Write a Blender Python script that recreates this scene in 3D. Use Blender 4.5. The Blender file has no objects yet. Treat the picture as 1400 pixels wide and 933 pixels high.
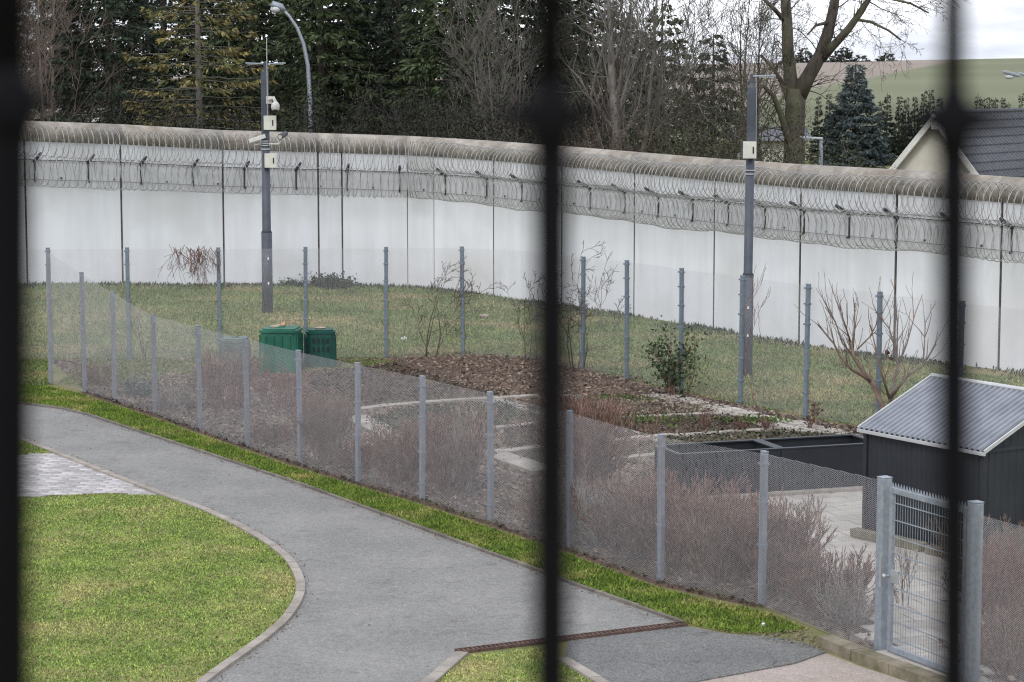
import bpy, bmesh, math, random
import numpy as np
from mathutils import Vector, Matrix
R = math.radians
rng = np.random.default_rng(7)
random.seed(7)
scene = bpy.context.scene
COL = scene.collection

# ------------------------------------------------------------------ camera, world, sun, exposure
CAM_H, F_PX, W_PX = 6.9, 3200.0, 1400.0
PITCH = math.atan((466.5 - 88.0) / F_PX)
cam_d = bpy.data.cameras.new("camera")
cam = bpy.data.objects.new("camera", cam_d)
COL.objects.link(cam)
cam.location = (0, 0, CAM_H)
cam.rotation_euler = (R(90) - PITCH, 0, 0)
cam_d.sensor_width = 36.0
cam_d.lens = F_PX / W_PX * 36.0
cam_d.clip_start, cam_d.clip_end = 0.05, 4000
cam_d.dof.use_dof = True
cam_d.dof.focus_distance = 42.0
cam_d.dof.aperture_fstop = 6.2
scene.camera = cam

SUN_EL, SUN_AZ = 42.0, 200.0          # azimuth clockwise from +Y
world = bpy.data.worlds.new("World")
scene.world = world
world.use_nodes = True
wn, wl = world.node_tree.nodes, world.node_tree.links
wn.clear()
w_out = wn.new('ShaderNodeOutputWorld')
w_bg = wn.new('ShaderNodeBackground'); w_bg.inputs['Strength'].default_value = 0.1
w_sky = wn.new('ShaderNodeTexSky'); w_sky.sky_type = 'NISHITA'; w_sky.sun_disc = False
w_sky.sun_elevation = R(SUN_EL); w_sky.sun_rotation = R(SUN_AZ); w_sky.dust_density = 3.0
w_tc = wn.new('ShaderNodeTexCoord')
w_map = wn.new('ShaderNodeMapping'); w_map.inputs['Scale'].default_value = (2.2, 2.2, 9.0)
w_noise = wn.new('ShaderNodeTexNoise'); w_noise.inputs['Scale'].default_value = 2.3
w_noise.inputs['Detail'].default_value = 6; w_noise.inputs['Roughness'].default_value = 0.55
w_ramp = wn.new('ShaderNodeValToRGB')
w_ramp.color_ramp.elements[0].position = 0.40; w_ramp.color_ramp.elements[0].color = (0.44, 0.46, 0.50, 1)
w_ramp.color_ramp.elements[1].position = 0.66; w_ramp.color_ramp.elements[1].color = (1.0, 1.0, 1.0, 1)
w_gain = wn.new('ShaderNodeMix'); w_gain.data_type = 'RGBA'; w_gain.blend_type = 'MULTIPLY'
w_gain.inputs[0].default_value = 1.0; w_gain.inputs[7].default_value = (10.6, 10.8, 11.3, 1)
w_mix = wn.new('ShaderNodeMix'); w_mix.data_type = 'RGBA'; w_mix.inputs[0].default_value = 0.88
wl.new(w_tc.outputs['Generated'], w_map.inputs['Vector'])
wl.new(w_map.outputs['Vector'], w_noise.inputs['Vector'])
wl.new(w_noise.outputs['Fac'], w_ramp.inputs['Fac'])
wl.new(w_ramp.outputs['Color'], w_gain.inputs[6])
wl.new(w_sky.outputs['Color'], w_mix.inputs[6])
wl.new(w_gain.outputs[2], w_mix.inputs[7])
wl.new(w_mix.outputs[2], w_bg.inputs['Color'])
wl.new(w_bg.outputs['Background'], w_out.inputs['Surface'])

sun_d = bpy.data.lights.new("sun", 'SUN')
sun_d.energy, sun_d.angle, sun_d.color = .6, R(14), (1.0, 0.955, 0.89)
sun = bpy.data.objects.new("sun", sun_d)
COL.objects.link(sun)
sdir = Vector((math.sin(R(SUN_AZ)) * math.cos(R(SUN_EL)), math.cos(R(SUN_AZ)) * math.cos(R(SUN_EL)), math.sin(R(SUN_EL))))
sun.rotation_euler = sdir.to_track_quat('Z', 'Y').to_euler()
sun.location = (-20, -20, 60)

scene.view_settings.view_transform = 'Standard'
scene.view_settings.look = 'None'
scene.view_settings.gamma = 1.0
scene.view_settings.exposure = 0.90
try:
    scene.cycles.use_denoising = True
    scene.cycles.denoising_prefilter = 'NONE'
    scene.cycles.filter_width = 1.15
    scene.cycles.max_bounces = 6
    scene.cycles.diffuse_bounces = 3
    scene.cycles.caustics_reflective = False
    scene.cycles.caustics_refractive = False
except Exception:
    pass

# ------------------------------------------------------------------ helpers
SP, CP = math.sin(PITCH), math.cos(PITCH)
def ray(px, py):
    a, b = (px - 700.0) / F_PX, (466.5 - py) / F_PX
    return a, CP + b * SP, -SP + b * CP
def G(px, py, z=0.0):
    a, y, zz = ray(px, py)
    t = (z - CAM_H) / zz
    return (a * t, y * t, z)
def P3(px, py, Y):
    a, y, zz = ray(px, py)
    t = Y / y
    return (a * t, Y, CAM_H + t * zz)
def smooth(a, b, x):
    t = np.clip((x - a) / (b - a), 0, 1)
    return t * t * (3 - 2 * t)
def gh(x, y):
    x = np.asarray(x, float); y = np.asarray(y, float)
    bump = np.interp(x, [-17, -12.5, -9.2, -5.4, -3, 0], [.8, .61, .38, .23, .13, 0.0])
    z = bump * smooth(56, 66, y) * (1 - smooth(76, 100, y))
    hill = np.interp(y, [92, 150, 250, 400, 520, 600, 900], [0, 2.5, 4.6, 6.6, 7.6, 6.5, 2.0])
    hill = hill + .018 * (np.clip(x, -60, 130) - 78) * np.clip((y - 200) / 320, 0, 1)
    return z + hill

def link(o, parent=None):
    COL.objects.link(o)
    if parent is not None:
        o.parent = parent
    return o
def tag(o, label=None, cat=None, group=None, kind=None):
    if label: o["label"] = label
    if cat: o["category"] = cat
    if group: o["group"] = group
    if kind: o["kind"] = kind
    return o
def empty(name, loc=(0, 0, 0), rz=0.0, label=None, cat=None, group=None, kind=None):
    o = bpy.data.objects.new(name, None)
    o.empty_display_size = 0.2
    o.location = loc; o.rotation_euler = (0, 0, rz)
    link(o)
    return tag(o, label, cat, group, kind)
def mesh_np(name, V, Fq, mat, attr=None, smooth_shade=False):
    """V (n,3), Fq (m,k) or list of such arrays -> mesh"""
    V = np.asarray(V, np.float32)
    if not isinstance(Fq, list): Fq = [Fq]
    Fq = [np.asarray(f, np.int32) for f in Fq if len(f)]
    me = bpy.data.meshes.new(name)
    me.vertices.add(len(V)); me.vertices.foreach_set("co", V.ravel())
    nl = sum(f.size for f in Fq); npoly = sum(len(f) for f in Fq)
    me.loops.add(nl); me.loops.foreach_set("vertex_index", np.concatenate([f.ravel() for f in Fq]))
    me.polygons.add(npoly)
    tot = np.concatenate([np.full(len(f), f.shape[1], np.int32) for f in Fq])
    st = np.concatenate([[0], np.cumsum(tot)[:-1]]).astype(np.int32)
    me.polygons.foreach_set("loop_start", st)
    try: me.polygons.foreach_set("loop_total", tot)
    except Exception: pass
    if smooth_shade: me.polygons.foreach_set("use_smooth", np.ones(npoly, bool))
    me.update(calc_edges=True)
    if attr is not None:
        a = me.attributes.new("rnd", 'FLOAT', 'POINT')
        a.data.foreach_set("value", np.asarray(attr, np.float32))
    if mat is not None: me.materials.append(mat)
    me.validate()
    return me
def obj_np(name, V, Fq, mat, parent=None, attr=None, smooth_shade=False):
    return link(bpy.data.objects.new(name, mesh_np(name, V, Fq, mat, attr, smooth_shade)), parent)

class MB:
    """collects shapes; build() links them as one mesh object"""
    def __init__(s): s.v = []; s.f = []
    def add(s, vs, fs):
        n = len(s.v); s.v += [tuple(p) for p in vs]; s.f += [tuple(i + n for i in f) for f in fs]; return s
    def box(s, c, size, rz=0.0, rx=0.0, ry=0.0, bev=0.0, taper=1.0):
        bm = bmesh.new(); bmesh.ops.create_cube(bm, size=1.0)
        for v in bm.verts:
            k = taper if v.co.z > 0 else 1.0
            v.co = Vector((v.co.x * size[0] * k, v.co.y * size[1] * k, v.co.z * size[2]))
        if bev > 0: bmesh.ops.bevel(bm, geom=bm.edges[:], offset=bev, segments=2, affect='EDGES', profile=.6)
        M = Matrix.Translation(c) @ Matrix.Rotation(rz, 4, 'Z') @ Matrix.Rotation(ry, 4, 'Y') @ Matrix.Rotation(rx, 4, 'X')
        bm.verts.index_update()
        s.add([M @ v.co for v in bm.verts], [[v.index for v in f.verts] for f in bm.faces]); bm.free(); return s
    def tube(s, pts, rad, n=8, cap=True):
        pts = [Vector(p) for p in pts]
        rad = [float(r) for r in rad] if hasattr(rad, '__len__') else [float(rad)] * len(pts)
        rings = []; up = None
        for i, p in enumerate(pts):
            d = (pts[min(i + 1, len(pts) - 1)] - pts[max(i - 1, 0)]).normalized()
            if up is None:
                up = Vector((0, 0, 1)) if abs(d.z) < .9 else Vector((1, 0, 0))
            a = d.cross(up)
            if a.length < 1e-5: a = d.cross(Vector((0, 1, 0)))
            a.normalize(); b = a.cross(d).normalized(); up = b
            rings.append([p + rad[i] * (math.cos(2 * math.pi * k / n) * a + math.sin(2 * math.pi * k / n) * b) for k in range(n)])
        vs = [v for r in rings for v in r]; fs = []
        for i in range(len(pts) - 1):
            for k in range(n):
                k2 = (k + 1) % n
                fs.append((i * n + k, i * n + k2, (i + 1) * n + k2, (i + 1) * n + k))
        if cap:
            fs.append(tuple(range(n - 1, -1, -1))); fs.append(tuple((len(pts) - 1) * n + k for k in range(n)))
        return s.add(vs, fs)
    def ico(s, c, sc, sub=2, jit=0.0):
        bm = bmesh.new(); bmesh.ops.create_icosphere(bm, subdivisions=sub, radius=1)
        for v in bm.verts:
            k = 1 + random.uniform(-jit, jit)
            v.co = Vector((v.co.x * sc[0] * k + c[0], v.co.y * sc[1] * k + c[1], v.co.z * sc[2] * k + c[2]))
        bm.verts.index_update()
        s.add([v.co for v in bm.verts], [[v.index for v in f.verts] for f in bm.faces]); bm.free(); return s
    def prism(s, poly, z0, z1):
        n = len(poly)
        vs = [(p[0], p[1], z0) for p in poly] + [(p[0], p[1], z1) for p in poly]
        fs = [tuple(range(n - 1, -1, -1)), tuple(range(n, 2 * n))] + [(i, (i + 1) % n, n + (i + 1) % n, n + i) for i in range(n)]
        return s.add(vs, fs)
    def build(s, name, mat, parent=None, smooth_shade=False):
        me = bpy.data.meshes.new(name); me.from_pydata(s.v, [], s.f)
        if smooth_shade:
            for p in me.polygons: p.use_smooth = True
        me.update(); me.materials.append(mat)
        return link(bpy.data.objects.new(name, me), parent)

def frame(P0, P1):
    d = P1 - P0; L = np.linalg.norm(d, axis=1, keepdims=True) + 1e-9; d = d / L
    ref = np.where(np.abs(d[:, 2:3]) < .9, [[0, 0, 1.]], [[1., 0, 0]])
    a = np.cross(d, ref); a /= np.linalg.norm(a, axis=1, keepdims=True) + 1e-9
    return d, a, np.cross(a, d)
def tubes(P0, P1, R0, R1, n=3):
    """many separate tapered prisms at once"""
    P0, P1 = np.asarray(P0, float), np.asarray(P1, float)
    R0, R1 = np.asarray(R0, float)[:, None], np.asarray(R1, float)[:, None]
    d, a, b = frame(P0, P1); V = []
    for k in range(n):
        c, sn = math.cos(2 * math.pi * k / n), math.sin(2 * math.pi * k / n)
        V.append(P0 + R0 * (c * a + sn * b))
    for k in range(n):
        c, sn = math.cos(2 * math.pi * k / n), math.sin(2 * math.pi * k / n)
        V.append(P1 + R1 * (c * a + sn * b))
    V = np.stack(V, 1).reshape(-1, 3)
    base = (np.arange(len(P0)) * 2 * n)[:, None]
    Fq = np.concatenate([base + np.array([[k, (k + 1) % n, n + (k + 1) % n, n + k]]) for k in range(n)])
    return V, Fq
def blades(C, D, Nn, L, Wd):
    """diamond leaves: centre base C, direction D, side vector Nn, length L, width Wd"""
    L, Wd = np.asarray(L)[:, None], np.asarray(Wd)[:, None]
    V = np.stack([C, C + D * L * .45 + Nn * Wd * .5, C + D * L, C + D * L * .45 - Nn * Wd * .5], 1).reshape(-1, 3)
    Fq = np.arange(len(C))[:, None] * 4 + np.array([[0, 1, 2, 3]])
    return V, Fq
def unit(n):
    v = rng.normal(size=(n, 3)); return v / np.linalg.norm(v, axis=1, keepdims=True)
def in_poly(P, poly):
    x, y = P[:, 0], P[:, 1]; c = np.zeros(len(P), bool); n = len(poly); j = n - 1
    for i in range(n):
        xi, yi, xj, yj = poly[i][0], poly[i][1], poly[j][0], poly[j][1]
        if yi != yj:
            c ^= ((yi > y) != (yj > y)) & (x < (xj - xi) * (y - yi) / (yj - yi) + xi)
        j = i
    return c
def scatter(poly, dens, holes=()):
    poly = np.array([p[:2] for p in poly])
    lo, hi = poly.min(0), poly.max(0)
    n = int(dens * np.prod(hi - lo))
    P = lo + rng.random((n, 2)) * (hi - lo)
    m = in_poly(P, poly)
    for h in holes: m &= ~in_poly(P, np.array([p[:2] for p in h]))
    return P[m]
def GP(pts, z=0.0): return [G(x, y, z) for x, y in pts]
def sheet(name, pts, z, mat, kind='structure', parent=None):
    me = bpy.data.meshes.new(name)
    me.from_pydata([(p[0], p[1], z) for p in pts], [], [tuple(range(len(pts)))])
    bm = bmesh.new(); bm.from_mesh(me); bmesh.ops.triangulate(bm, faces=bm.faces[:])
    bmesh.ops.recalc_face_normals(bm, faces=bm.faces[:])
    if sum(f.normal.z for f in bm.faces) < 0: bmesh.ops.reverse_faces(bm, faces=bm.faces[:])
    bm.to_mesh(me); bm.free()
    me.materials.append(mat)
    o = link(bpy.data.objects.new(name, me), parent)
    if kind: o["kind"] = kind
    return o
def resample(pts, step):
    pts = np.array([p[:2] for p in pts], float)
    d = np.concatenate([[0], np.cumsum(np.linalg.norm(np.diff(pts, axis=0), axis=1))])
    n = max(1, int(round(d[-1] / step)))
    t = np.linspace(0, d[-1], n + 1)
    return np.stack([np.interp(t, d, pts[:, 0]), np.interp(t, d, pts[:, 1])], 1)
def catmull(pts, k=6):
    P = np.array([p[:2] for p in pts], float); P = np.vstack([2 * P[0] - P[1], P, 2 * P[-1] - P[-2]]); out = []
    for i in range(1, len(P) - 2):
        for t in np.linspace(0, 1, k, endpoint=False):
            p0, p1, p2, p3 = P[i - 1:i + 3]
            out.append(.5 * (2 * p1 + (p2 - p0) * t + (2 * p0 - 5 * p1 + 4 * p2 - p3) * t * t + (3 * p1 - p0 - 3 * p2 + p3) * t ** 3))
    out.append(P[-2]); return np.array(out)

# ------------------------------------------------------------------ materials
def new_mat(name):
    m = bpy.data.materials.new(name); m.use_nodes = True
    nt = m.node_tree
    return m, nt.nodes, nt.links, nt.nodes['Principled BSDF']
def mat(name, c0, c1=None, rough=.7, metal=0.0, scale=6.0, detail=5.0, lo=.35, hi=.65, bump=0.0, bscale=None, coord='OBJECT',
        stretch=(1, 1, 1), attr=0.0, c2=None, scale2=1.0, lo2=.45, hi2=.62, spec=.4, objrnd=0.0):
    m, N, L, B = new_mat(name)
    B.inputs['Roughness'].default_value = rough; B.inputs['Metallic'].default_value = metal
    B.inputs['Specular IOR Level'].default_value = spec
    if c1 is None: c1 = tuple(x * .8 for x in c0)
    if coord == 'WORLD':
        vec = N.new('ShaderNodeNewGeometry').outputs['Position']
    else:
        vec = N.new('ShaderNodeTexCoord').outputs['Object']
    mp = N.new('ShaderNodeMapping'); mp.inputs['Scale'].default_value = stretch; L.new(vec, mp.inputs['Vector'])
    no = N.new('ShaderNodeTexNoise'); no.inputs['Scale'].default_value = scale; no.inputs['Detail'].default_value = detail
    no.inputs['Roughness'].default_value = .62
    L.new(mp.outputs[0], no.inputs['Vector'])
    rp = N.new('ShaderNodeValToRGB'); rp.color_ramp.elements[0].position = lo; rp.color_ramp.elements[1].position = hi
    rp.color_ramp.elements[0].color = (*c1, 1); rp.color_ramp.elements[1].color = (*c0, 1)
    L.new(no.outputs['Fac'], rp.inputs['Fac'])
    col = rp.outputs['Color']
    if c2 is not None:
        n2 = N.new('ShaderNodeTexNoise'); n2.inputs['Scale'].default_value = scale2; n2.inputs['Detail'].default_value = 4
        L.new(vec, n2.inputs['Vector'])
        r2 = N.new('ShaderNodeMapRange'); r2.inputs[1].default_value = lo2; r2.inputs[2].default_value = hi2
        L.new(n2.outputs['Fac'], r2.inputs[0])
        mx = N.new('ShaderNodeMix'); mx.data_type = 'RGBA'
        L.new(r2.outputs[0], mx.inputs[0]); L.new(col, mx.inputs[6]); mx.inputs[7].default_value = (*c2, 1)
        col = mx.outputs[2]
    if attr or objrnd:
        if attr:
            at = N.new('ShaderNodeAttribute'); at.attribute_name = 'rnd'; src, amt = at.outputs['Fac'], attr
        else:
            at = N.new('ShaderNodeObjectInfo'); src, amt = at.outputs['Random'], objrnd
        mr = N.new('ShaderNodeMapRange'); mr.inputs[3].default_value = 1 - amt; mr.inputs[4].default_value = 1 + amt
        L.new(src, mr.inputs[0])
        mu = N.new('ShaderNodeMix'); mu.data_type = 'RGBA'; mu.blend_type = 'MULTIPLY'; mu.inputs[0].default_value = 1
        L.new(col, mu.inputs[6]); L.new(mr.outputs[0], mu.inputs[7]); col = mu.outputs[2]
    L.new(col, B.inputs['Base Color'])
    if bump:
        nb = N.new('ShaderNodeTexNoise'); nb.inputs['Scale'].default_value = bscale or scale * 3; nb.inputs['Detail'].default_value = 4
        L.new(mp.outputs[0], nb.inputs['Vector'])
        bp = N.new('ShaderNodeBump'); bp.inputs['Strength'].default_value = bump; bp.inputs['Distance'].default_value = .02
        L.new(nb.outputs['Fac'], bp.inputs['Height']); L.new(bp.outputs[0], B.inputs['Normal'])
    return m
def leaf_mat(name, c0, c1, attr=.5, rough=.6, c2=None, scale2=.6, lo2=.45, hi2=.62, trans=.12):
    m = mat(name, c0, c1, rough=rough, scale=1.3, coord='WORLD', attr=attr, c2=c2, scale2=scale2, lo2=lo2, hi2=hi2, spec=.25)
    return m

def asphalt_mat(name, base, dark, pale, speck=.35):
    m, N, L, B = new_mat(name)
    B.inputs['Roughness'].default_value = .88; B.inputs['Specular IOR Level'].default_value = .25
    pos = N.new('ShaderNodeNewGeometry').outputs['Position']
    def noise(sc, det, ro=.6):
        n = N.new('ShaderNodeTexNoise'); n.inputs['Scale'].default_value = sc; n.inputs['Detail'].default_value = det; n.inputs['Roughness'].default_value = ro
        L.new(pos, n.inputs['Vector']); return n.outputs['Fac']
    def rng_(f, a, b, c, d):
        r = N.new('ShaderNodeMapRange'); L.new(f, r.inputs[0])
        for i, v in enumerate((a, b, c, d)): r.inputs[i + 1].default_value = v
        return r.outputs[0]
    def mixc(f, A, Bc, mode='MIX'):
        x = N.new('ShaderNodeMix'); x.data_type = 'RGBA'; x.blend_type = mode
        if hasattr(f, 'node'): L.new(f, x.inputs[0])
        else: x.inputs[0].default_value = f
        for k, v in ((6, A), (7, Bc)):
            if hasattr(v, 'node'): L.new(v, x.inputs[k])
            else: x.inputs[k].default_value = (*v, 1)
        return x.outputs[2]
    c = mixc(rng_(noise(.7, 8), .38, .66, 0, 1), base, pale)
    c = mixc(rng_(noise(2.2, 9, .7), .55, .72, 0, .75), c, dark)
    c = mixc(1.0, c, rng_(noise(38, 3, .7), .30, .70, 1 - speck, 1 + speck), 'MULTIPLY')
    c = mixc(1.0, c, rng_(noise(9, 5, .7), .30, .70, .86, 1.14), 'MULTIPLY')
    L.new(c, B.inputs['Base Color'])
    bp = N.new('ShaderNodeBump'); bp.inputs['Strength'].default_value = .5; bp.inputs['Distance'].default_value = .012
    L.new(noise(60, 3), bp.inputs['Height']); L.new(bp.outputs[0], B.inputs['Normal'])
    return m
M = {}
M['ground'] = None
M['asphalt'] = asphalt_mat('asphalt', (.205, .202, .195), (.125, .123, .119), (.25, .245, .235), .36)
M['asphalt_dark'] = asphalt_mat('old_asphalt', (.135, .138, .138), (.06, .062, .062), (.185, .182, .175), .55)
M['pink_concrete'] = asphalt_mat('pink_concrete', (.34, .285, .25), (.24, .20, .17), (.38, .33, .30), .3)
M['kerb'] = mat('kerb_concrete', (.35, .315, .28), (.24, .21, .185), rough=.9, scale=3, coord='WORLD', bump=.25, bscale=50, objrnd=.12)
M['kerb_dark'] = mat('dark_kerb_concrete', (.21, .185, .165), (.12, .105, .09), rough=.9, scale=3, coord='WORLD', bump=.25, bscale=50, objrnd=.15)
M['mossy'] = mat('mossy_concrete', (.26, .225, .17), (.13, .12, .075), rough=.95, scale=4, coord='WORLD', bump=.5, bscale=40, objrnd=.1)
M['paver'] = mat('paver', (.47, .45, .45), (.36, .34, .34), rough=.85, scale=3.5, coord='WORLD', bump=.2, bscale=50, attr=.22)
M['slab'] = mat('patio_slab', (.46, .43, .395), (.35, .32, .29), rough=.85, scale=3, coord='WORLD', bump=.25, bscale=40, objrnd=.10)
M['strip'] = mat('edging_concrete', (.36, .33, .295), (.22, .195, .17), rough=.9, scale=4, coord='WORLD', bump=.3, bscale=40, objrnd=.18)
M['soil'] = mat('garden_soil', (.135, .105, .088), (.05, .038, .031), rough=.95, scale=5, detail=9, coord='WORLD', bump=.9, bscale=22, c2=(.175, .145, .125), scale2=.7)
M['bed'] = mat('bed_soil', (.105, .082, .06), (.045, .034, .026), rough=.95, scale=7, detail=9, coord='WORLD', bump=1.0, bscale=18, c2=(.09, .10, .045), scale2=.9, lo2=.5, hi2=.65)
M['red_soil'] = mat('reddish_soil', (.165, .11, .082), (.055, .037, .029), rough=.95, scale=5, detail=9, coord='WORLD', bump=1.0, bscale=14, c2=(.085, .062, .048), scale2=1.3)
M['gravel'] = mat('gravel', (.50, .455, .405), (.27, .235, .205), rough=.9, scale=26, detail=6, coord='WORLD', bump=.8, bscale=40, c2=(.56, .52, .47), scale2=1.5)
M['lawn'] = mat('lawn_soil', (.21, .22, .07), (.12, .14, .04), rough=.95, scale=5, detail=9, coord='WORLD', bump=.6, bscale=30, c2=(.30, .25, .12), scale2=1.1)
M['grass'] = mat('grass', (.30, .40, .095), (.15, .24, .055), rough=.7, scale=1.8, detail=9, lo=.34, hi=.64, coord='WORLD', attr=.66, c2=(.50, .44, .20), scale2=.8, lo2=.50, hi2=.78, spec=.2)
M['grass_strip'] = mat('lush_grass', (.19, .265, .045), (.085, .145, .022), rough=.7, scale=2.0, detail=7, coord='WORLD', attr=.7, c2=(.36, .32, .12), scale2=1.2, lo2=.5, hi2=.76, spec=.2)
M['grass_far'] = mat('rough_grass', (.20, .26, .095), (.125, .175, .06), rough=.8, scale=.7, detail=8, coord='WORLD', attr=.5, c2=(.37, .31, .17), scale2=.4, lo2=.50, hi2=.70, spec=.2)
M['litter'] = mat('leaf_litter', (.27, .215, .17), (.13, .09, .07), rough=.85, scale=8, coord='WORLD', attr=.6)
M['wall'] = mat('wall_concrete', (.765, .79, .83), (.68, .70, .735), rough=.85, scale=2.2, detail=8, lo=.30, hi=.60, stretch=(1, 1, .10), bump=.06, bscale=30, c2=(.62, .63, .635), scale2=.45, lo2=.5, hi2=.75, spec=.25, objrnd=.04)
M['greyband'] = mat('grey_band', (.66, .675, .70), (.56, .575, .60), rough=.6, scale=2.0, detail=7, stretch=(1, 1, .2), spec=.3, objrnd=.05)
M['joint'] = mat('joint_filler', (.10, .09, .08), (.05, .045, .04), rough=.9)
M['coping'] = mat('weathered_coping', (.40, .37, .33), (.24, .215, .185), rough=.95, scale=3.5, detail=8, bump=.5, bscale=25, c2=(.22, .19, .155), scale2=1.2, lo2=.5, hi2=.78, objrnd=.1)
M['galv'] = mat('galvanised_steel', (.34, .375, .42), (.245, .275, .315), rough=.5, metal=.35, scale=14, bump=.05)
M['post'] = mat('fence_post_steel', (.265, .28, .325), (.19, .205, .25), rough=.55, metal=.25, scale=9, objrnd=.1)
M['farpost'] = mat('far_post_steel', (.20, .245, .285), (.14, .175, .215), rough=.55, metal=.25, scale=9, objrnd=.1)
M['mesh'] = mat('expanded_mesh', (.55, .545, .565), (.44, .435, .455), rough=.5, metal=.2, scale=3, spec=.5)
M['razor'] = mat('razor_wire', (.50, .495, .48), (.34, .335, .33), rough=.5, metal=.25, scale=5)
M['darksteel'] = mat('dark_steel', (.085, .09, .10), (.05, .052, .06), rough=.6, metal=.3, scale=8)
M['mast'] = mat('mast_paint', (.085, .096, .12), (.065, .075, .095), rough=.55, metal=.1, scale=5, spec=.3)
M['alu'] = mat('aluminium', (.52, .53, .55), (.42, .43, .45), rough=.4, metal=.6, scale=8)
M['boxwhite'] = mat('cream_enclosure', (.62, .62, .56), (.52, .52, .47), rough=.5, scale=3)
M['camwhite'] = mat('camera_housing', (.60, .60, .58), (.50, .50, .48), rough=.4, scale=6)
M['black'] = mat('black_plastic', (.02, .02, .022), (.012, .012, .013), rough=.5)
M['grille'] = mat('grille_paint', (.006, .006, .008), (.004, .004, .005), rough=.8, spec=.1)
M['green'] = mat('green_plastic', (.018, .13, .085), (.012, .10, .065), rough=.42, scale=4, c2=(.03, .15, .10), scale2=2)
M['darkgreen'] = mat('dark_green_plastic', (.008, .075, .058), (.006, .055, .042), rough=.4, scale=4)
M['greylid'] = mat('faded_green_lid', (.14, .19, .165), (.10, .135, .12), rough=.6, scale=4)
M['stone'] = mat('stone', (.40, .34, .27), (.26, .21, .17), rough=.9, scale=9, bump=.4)
M['terracotta'] = mat('terracotta', (.55, .30, .17), (.40, .20, .11), rough=.8, scale=9)
M['shedwall'] = mat('anthracite_sheet', (.036, .041, .050), (.027, .031, .038), rough=.5, metal=.25, scale=2, objrnd=.05)
M['shedroof'] = mat('zinc_roof_sheet', (.30, .315, .355), (.22, .235, .27), rough=.42, metal=.4, scale=3)
M['trim'] = mat('aluminium_trim', (.58, .59, .60), (.48, .49, .5), rough=.4, metal=.3, scale=6)
M['rust'] = mat('rusty_grating', (.155, .095, .078), (.07, .045, .038), rough=.85, metal=.2, scale=14, bump=.4)
M['cream'] = mat('cream_render', (.66, .635, .575), (.58, .56, .50), rough=.9, scale=2)
M['pale'] = mat('pale_render', (.62, .60, .54), (.55, .53, .47), rough=.9, scale=2)
M['white'] = mat('white_wood', (.74, .74, .73), (.64, .64, .63), rough=.6, scale=5)
M['tile'] = mat('dark_roof_tile', (.07, .075, .088), (.045, .05, .06), rough=.45, scale=6, objrnd=.15)
M['glasslamp'] = mat('lamp_glass', (.62, .64, .66), (.5, .52, .54), rough=.25, scale=6)
M['paper'] = mat('white_paper', (.8, .8, .8), (.72, .72, .72), rough=.8)
BARKS = {
    'bark': mat('bark', (.10, .084, .072), (.042, .035, .03), rough=.95, scale=7, detail=8, stretch=(1, 1, .25), bump=.8, bscale=14, c2=(.10, .10, .062), scale2=1.0),
    'greybark': mat('grey_bark', (.20, .185, .165), (.11, .10, .09), rough=.95, scale=7, stretch=(1, 1, .25), bump=.6, bscale=14),
    'pinkbark': mat('pinkish_twigs', (.24, .19, .165), (.15, .115, .10), rough=.9, scale=4),
    'twig': mat('hedge_twigs', (.31, .20, .16), (.13, .075, .06), rough=.9, scale=5, coord='WORLD', attr=.6),
    'redtwig': mat('reddish_twigs', (.24, .13, .105), (.14, .075, .06), rough=.9, scale=5, attr=.6),
    'paletwig': mat('pale_twigs', (.36, .315, .28), (.24, .205, .18), rough=.9, scale=5, attr=.6),
    'orangetwig': mat('tan_bark', (.24, .18, .14), (.13, .095, .075), rough=.85, scale=9),
    'vine': mat('dead_vine', (.145, .115, .10), (.08, .06, .052), rough=.9, scale=5),
}
LEAF = {
    'dark': leaf_mat('dark_needles', (.040, .058, .034), (.020, .030, .020), attr=.6),
    'green': leaf_mat('green_needles', (.065, .088, .036), (.032, .047, .022), attr=.6),
    'olive': leaf_mat('olive_needles', (.23, .18, .065), (.11, .10, .04), attr=.55, c2=(.08, .09, .035), scale2=.5),
    'blue': leaf_mat('blue_needles', (.135, .175, .175), (.065, .085, .085), attr=.5),
    'hedge': leaf_mat('hedge_needles', (.035, .047, .034), (.018, .024, .018), attr=.5),
    'deep': leaf_mat('shade_leaves', (.022, .026, .016), (.010, .012, .008), attr=.6),
    'shrub': leaf_mat('shrub_leaves', (.062, .072, .034), (.03, .036, .02), attr=.6),
    'rose': leaf_mat('rose_leaves', (.065, .095, .045), (.03, .05, .025), attr=.5),
    'brown': leaf_mat('dry_leaves', (.115, .08, .058), (.05, .035, .027), attr=.5),
    'grey': leaf_mat('grey_leaves', (.20, .23, .20), (.12, .14, .12), attr=.4),
    'ivy': leaf_mat('ivy_leaves', (.04, .065, .03), (.018, .03, .016), attr=.6),
    'crop': leaf_mat('bed_plants', (.115, .185, .045), (.06, .10, .028), attr=.5),
}

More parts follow.
